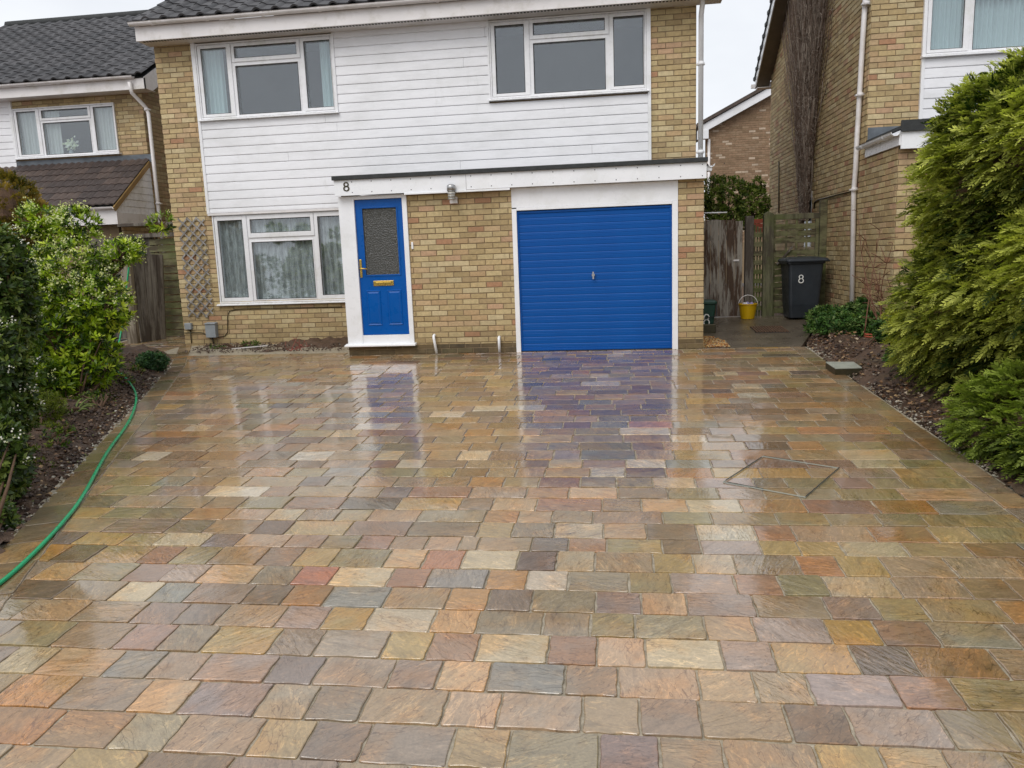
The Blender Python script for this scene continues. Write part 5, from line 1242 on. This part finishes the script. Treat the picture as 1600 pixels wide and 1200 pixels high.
green_d, green_l = srgb(36, 56, 16, .85), srgb(214, 218, 104, .95)
HED = [(4.25, 7.7, .55, 1.45, 1.95, 1.35), (4.3, 7.5, 1.35, 1.35, 1.8, 1.45), (4.2, 6.9, 2.05, 1.15, 1.5, .85), (4.5, 8.4, .25, 1.35, 1.3, .95), (4.6, 6.2, 1.9, 1.4, 1.3, 1.1), (4.15, 5.9, 1.05, 1.22, 1.2, 1.3), (3.85, 7.6, 2.2, .88, 1.0, .78), (3.62, 7.1, 2.05, .66, .85, .72), (3.6, 7.4, 1.4, .74, .9, .8), (3.50, 7.6, 1.85, .68, .8, .75), (3.50, 7.7, 2.30, .60, .7, .52), (3.9, 7.2, 2.5, .7, .9, .55), (3.45, 7.9, .8, .72, .9, .7), (3.95, 7.0, .9, 1.15, 1.1, .95)]
HED += [(4.3, 4.6, .9, 1.25, 1.1, 1.5), (4.4, 3.0, .8, 1.3, 1.2, 1.5), (4.5, 1.4, .8, 1.3, 1.2, 1.5), (4.5, 3.6, 2.1, 1.1, 2.2, .8)]
vis_cut = lambda q: (q[:, 0] < 4.9) & (q[:, 2] > -.1)
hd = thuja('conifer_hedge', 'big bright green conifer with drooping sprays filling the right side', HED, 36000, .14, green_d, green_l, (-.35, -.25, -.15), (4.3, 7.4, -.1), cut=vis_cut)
MB().tube([(4.3, 7.4, -.2), (4.3, 7.4, 1.6)], [.12, .07], 8).build('trunk', M_bark, hd)
LOW = [(3.22, 6.1, .0, .62, .62, .40), (3.2, 5.5, -.05, .58, .55, .42)]
lw = thuja('low_conifer', 'lower spreading green conifer branch at the right edge above the bed', LOW, 3200, .13, srgb(30, 52, 16, .85), srgb(168, 186, 80, .9), (-.4, -.3, -.1), (3.6, 5.3, -.2), corek=.5)

def whorl_shrub(name, label, cat, lobes, n_w, leaf, wid, per, pal, base, mat, updir=.5, flower=None, stems=None, seed=0, shell=.72, tone_by=None):
    t = thing(name, label, cat, base); p, nn = ellipsoid_points(lobes, n_w, shell)
    ax = unit(nn*.8+np.array([0, 0, updir])+rng.normal(size=p.shape)*.3); a = unit(np.cross(ax, rng.normal(size=p.shape))); b = np.cross(ax, a)
    C, D, Nr, Lh, Cl = [], [], [], [], []; pal = np.array(pal); base_c = pal[rng.integers(0, len(pal), len(p))]
    for k in range(per):
        an = 2*math.pi*k/per+rng.normal(size=(len(p), 1))*.3; el = rng.uniform(.15, .9, (len(p), 1)); rad = a*np.cos(an)+b*np.sin(an)
        d = unit(rad*(1-.4*el)+ax*el); C.append(p+ax*rng.uniform(-.03, .02, (len(p), 1))); D.append(d); Nr.append(unit(ax*1.2-rad*.5)); Lh.append(leaf*rng.uniform(.6, 1.2, len(p)))
        Cl.append(base_c*rng.uniform(.75, 1.25, (len(p), 1)))
    Lh = np.concatenate(Lh); rhombs('foliage', np.concatenate(C), np.concatenate(D), np.concatenate(Nr), Lh, Lh*wid, np.clip(np.concatenate(Cl), 0, 1), mat, t)
    if flower:
        nf, fpal, fs_, sel = flower; idx = np.where(sel(p))[0]; idx = rng.choice(idx, min(nf, len(idx)), replace=False); C, D, Nr, Cl = [], [], [], []
        for k in range(12):
            q = p[idx]+ax[idx]*.05+rng.normal(size=(len(idx), 3))*fs_*1.1; C.append(q); D.append(unit(rng.normal(size=q.shape)+ax[idx])); Nr.append(unit(ax[idx]+rng.normal(size=q.shape)*.6)); Cl.append(np.array(fpal)[rng.integers(0, len(fpal), len(q))])
        rhombs('flowers', np.concatenate(C), np.concatenate(D), np.concatenate(Nr), fs_, fs_*.8, np.concatenate(Cl), M_leaf, t)
    mb = MB(); r = random.Random(seed)
    for l in lobes:
        for i in range(7):
            d = unit(rng.normal(size=(1, 3)))[0]; e = np.array(l[:3])+d*np.array(l[3:6])*.85; bs = np.array(base) if np.linalg.norm(np.array(base)-np.array(l[:3])) < .9 else np.array(l[:3])-np.array([0, 0, l[5]*.7]); m_ = (bs+e)/2+rng.normal(size=3)*.03
            mb.tube([tuple(bs), tuple(m_), tuple(e)], [.018, .011, .005], 5)
    stuff(mb.build('stems', M_bark, t)); return t

def lobe(px, py, Y, rx, rz, ry=None):
    c = at(px, py, Y); k = Y/FPX*1.0
    return (c[0], c[1], c[2], rx*k, (ry or min(rx, rz))*k, rz*k)
g1 = [srgb(100, 128, 20, .8), srgb(140, 162, 32, .85), srgb(60, 86, 16, .75), srgb(118, 144, 26, .8), srgb(172, 186, 56, .9), srgb(40, 60, 14, .8)]
SHR = [lobe(112, 440, 8.6, 74, 74), lobe(150, 478, 8.4, 56, 56), lobe(90, 540, 8.3, 78, 66), lobe(150, 560, 8.2, 40, 52), lobe(62, 345, 8.9, 30, 28), lobe(120, 352, 8.8, 36, 30), lobe(190, 395, 8.7, 32, 20), lobe(70, 600, 7.8, 60, 46)]
sb = tuple(gp(120, 640)); whorl_shrub('flowering_shrub', 'lime green shrub with cream flower clusters in the left bed', 'shrub', SHR, 2300, .085, .32, 8, [tuple(min(.9, v*1.25) for v in q) for q in g1], sb, M_gloss, .6, (420, [srgb(232, 232, 168, .85), srgb(214, 216, 140, .85), srgb(240, 240, 200, .85)], .026, lambda q: (q[:, 2] > .9) | (rng.random(len(q)) < .03)), shell=.6)
BR = [lobe(252, 348, 9.2, 19, 14), lobe(205, 390, 8.9, 24, 15)]
whorl_shrub('shrub_branch', 'thin leafy branch reaching out to the brick corner of the house', 'branch', BR, 90, .08, .3, 8, g1, tuple(at(165, 440, 8.7)), M_gloss, .6, (14, [srgb(232, 232, 168, .85)], .02, lambda q: q[:, 2] > 0))
DK = [lobe(4, 455, 5.6, 52, 112), lobe(6, 590, 5.3, 42, 100), lobe(-4, 720, 4.8, 50, 80), lobe(-6, 830, 4.5, 36, 56), lobe(30, 640, 5.6, 30, 40)]
DK2 = [(-5.4, 3.2, .3, .9, 1.1, 1.3), (-5.4, 1.4, .4, 1.0, 1.1, 1.4), (-5.7, 4.6, .6, .7, .8, 1.2)]
dkc = [srgb(62, 84, 34, .85), srgb(84, 106, 44, .85), srgb(44, 62, 26, .85), srgb(116, 132, 60, .85)]
whorl_shrub('evergreen_shrub', 'dark evergreen continuing out of view along the left bed towards the street', 'shrub', DK2, 1500, .09, .42, 7, dkc, (-5.4, 2.2, -.4), M_gloss, .4, shell=.8)
whorl_shrub('evergreen_shrub', 'dark glossy evergreen with small white blossom at the left edge', 'shrub', DK, 3000, .06, .42, 7, dkc, tuple(gp(-20, 860)), M_gloss, .4, (70, [srgb(244, 242, 238), srgb(232, 226, 220)], .018, lambda q: q[:, 2] < 2.), shell=.6)
GD = [lobe(15, 330, 9.6, 46, 70), lobe(50, 360, 9.5, 34, 44), lobe(5, 400, 9.4, 70, 60), lobe(28, 470, 9.2, 50, 70), (-7.9, 9.4, .55, .75, .7, .75), (-8.3, 9.6, 1.3, .6, .6, .8)]
thuja('golden_conifer', 'bronze tinted conifer behind the left shrubs below the neighbouring window', GD, 4200, .14, srgb(72, 74, 26, .8), srgb(184, 150, 70, .85), (.1, -.2, .5), tuple(at(20, 480, 9.4)), corek=.6)
BKS = [(-6.0, 6.0, .45, .65, .8, .8), (-6.9, 7.2, .6, .9, .9, .95), (-7.9, 8.0, .6, .9, 1.0, 1.0), (-6.4, 4.9, .4, .9, .8, .95)]
whorl_shrub('laurel_shrub', 'dense dark green shrub filling the back of the left bed behind the pale flowering one', 'shrub', BKS, 2200, .085, .4, 7, dkc, (-6.9, 6.6, -.2), M_gloss, .4, shell=.8)
MND = [lobe(238, 566, 9.9, 27, 17, 20)]
whorl_shrub('mound_plant', 'low rounded grey green plant at the left edge of the paving', 'plant', MND, 420, .04, .6, 6, [srgb(72, 108, 66, .8), srgb(96, 130, 84, .8), srgb(52, 82, 50, .8)], tuple(gp(238, 580)), M_leaf, .7)
LW = [lobe(50, 640, 6.8, 60, 36), lobe(115, 640, 7.6, 46, 20), lobe(70, 685, 6.5, 50, 26), lobe(165, 625, 8.2, 26, 12), lobe(60, 740, 5.7, 34, 22), lobe(130, 690, 6.9, 22, 9)]
whorl_shrub('yellow_green_plant', 'soft yellow green feathery plant low in the left bed', 'plant', LW, 1300, .05, .16, 9, [srgb(104, 118, 30, .8), srgb(130, 140, 40, .8), srgb(80, 92, 26, .8)], tuple(gp(60, 700)), M_leaf, 1.)
# strappy plant
t = thing('strap_plant', 'clump of arching pale green strap leaves in the left bed', 'plant', tuple(gp(115, 655)))
b_ = np.array(gp(115, 655, .05)); r = random.Random(4); mb = MB()
for i in range(16):
    a = r.uniform(0, 6.3); L_ = r.uniform(.15, .36); pts = [tuple(b_+np.array([math.cos(a)*L_*s*.9, math.sin(a)*L_*s*.9, L_*(1.5*s-1.1*s*s)])) for s in np.linspace(0, 1, 6)]
    mb.tube(pts, [.006, .009, .009, .008, .006, .001], 4, r.choice([srgb(110, 130, 70, .8), srgb(140, 156, 90, .8)]))
mb.build('leaves', M_leaf, t)
# shrub behind the gate
BG = [lobe(1135, 312, 15.6, 38, 34), lobe(1172, 318, 15.6, 28, 26), lobe(1110, 300, 15.6, 26, 24), lobe(1150, 335, 15.5, 45, 22), lobe(1185, 290, 15.8, 9, 12)]
whorl_shrub('garden_shrub', 'leafy green shrub rising behind the peeling gate', 'shrub', BG, 1300, .07, .4, 7, [srgb(96, 118, 44, .85), srgb(130, 148, 62, .85), srgb(70, 90, 34, .85), srgb(150, 162, 84, .85)], (2.3, 15.6, .3), M_leaf, .5)
GR = [lobe(1292, 495, 12.9, 26, 14), lobe(1318, 520, 12.0, 34, 12), lobe(1310, 538, 11.4, 38, 12), lobe(1355, 536, 11.2, 30, 16), lobe(1365, 496, 12.0, 38, 22), lobe(1278, 520, 12.2, 16, 7), lobe(1395, 556, 10.4, 26, 20), lobe(1335, 505, 12.2, 26, 14), lobe(1420, 600, 8.9, 30, 14)]
GR = [(a, b, gz(b)+hR(a, b)+.03+f*.5, d*1.15, e, f*1.2) for a, b, c, d, e, f in GR]
whorl_shrub('bed_plants', 'patch of low leafy weeds and ground cover in the right bed', 'plants', GR, 3000, .065, .45, 6, [srgb(74, 110, 54, .8), srgb(96, 132, 64, .8), srgb(52, 80, 38, .8), srgb(126, 150, 84, .8)], tuple(gp(1340, 560)), M_leaf, .8)
# bare rose by the right wall
def twigs(name, label, base, tips, col, rad=.006, cat='plant', extra=5, seed=1, spread=.12):
    t = thing(name, label, cat, tuple(base)); r = random.Random(seed); mb = MB()
    for tp_ in tips:
        b0 = Vector(base)+Vector((r.gauss(0, .06), r.gauss(0, .04), 0)); e = Vector(tp_); mid = b0.lerp(e, .5)+Vector((r.gauss(0, .05), r.gauss(0, .05), r.gauss(0, .03))); path = smooth_path([b0, mid, e], 4)
        mb.tube(path, [rad*(1-.75*k/(len(path)-1)) for k in range(len(path))], 5, col)
        for k in range(extra):
            q = path[r.randrange(2, len(path))]; d = Vector((r.gauss(0, 1), r.gauss(0, .6), abs(r.gauss(.4, .6)))).normalized()*r.uniform(.4, 1.4)*spread; mb.tube([q, q+d*.6+Vector((0, 0, .01)), q+d], rad*.45, 4, col)
    mb.build('stems', M_attr, t); return t
tips = [atx(a, b, 3.45) for a, b in ((1340, 330), (1352, 375), (1375, 360), (1395, 380), (1362, 425), (1385, 430), (1405, 420), (1350, 440), (1372, 465))]
twigs('rose_bush', 'bare thorny stems of a rose bush against the right brick wall', atx(1378, 520, 3.45), tips, srgb(120, 78, 54, .8), .010, 'bush', 8, 3, .2)
twigs('red_twigs', 'small plant of bare red stems in the soil strip below the window', gp(463, 548, .03), [gp(a, b, .25) for a, b in ((445, 538), (455, 530), (465, 525), (476, 532), (485, 540))], srgb(176, 84, 72, .8), .006, 'plant', 4, 5, .08)
WD = [lobe(392, 538, 11.9, 16, 6), lobe(340, 544, 11.9, 14, 6)]
whorl_shrub('weeds', 'small green weeds growing at the foot of the brick wall', 'weeds', WD, 120, .035, .5, 5, [srgb(96, 120, 48, .8), srgb(70, 92, 38, .8)], (at(370, 545, 11.9)[0], 11.9, .03), M_leaf, .8)
wd2 = []
for i in range(60):
    y = 2.5+8*rng.random(); x = edge_l(y)-BW(y)-.25-abs(rng.normal()*.5); wd2.append((x, y, gz(y)+hL(x, y)+.03, .09, .09, .05))
stuff(whorl_shrub('ground_weeds', 'scattered little weeds and seedlings across the left soil bed', 'weeds', wd2, 1300, .04, .45, 5, [srgb(96, 120, 40, .8), srgb(76, 100, 36, .8), srgb(130, 142, 50, .8), srgb(60, 84, 40, .8)], (-5.5, 7.5, -.1), M_leaf, .8)) if False else whorl_shrub('ground_weeds', 'scattered little weeds and seedlings across the left soil bed', 'weeds', wd2, 1300, .04, .45, 5, [srgb(96, 120, 40, .8), srgb(76, 100, 36, .8), srgb(130, 142, 50, .8), srgb(60, 84, 40, .8)], (-5.5, 7.5, -.1), M_leaf, .8)
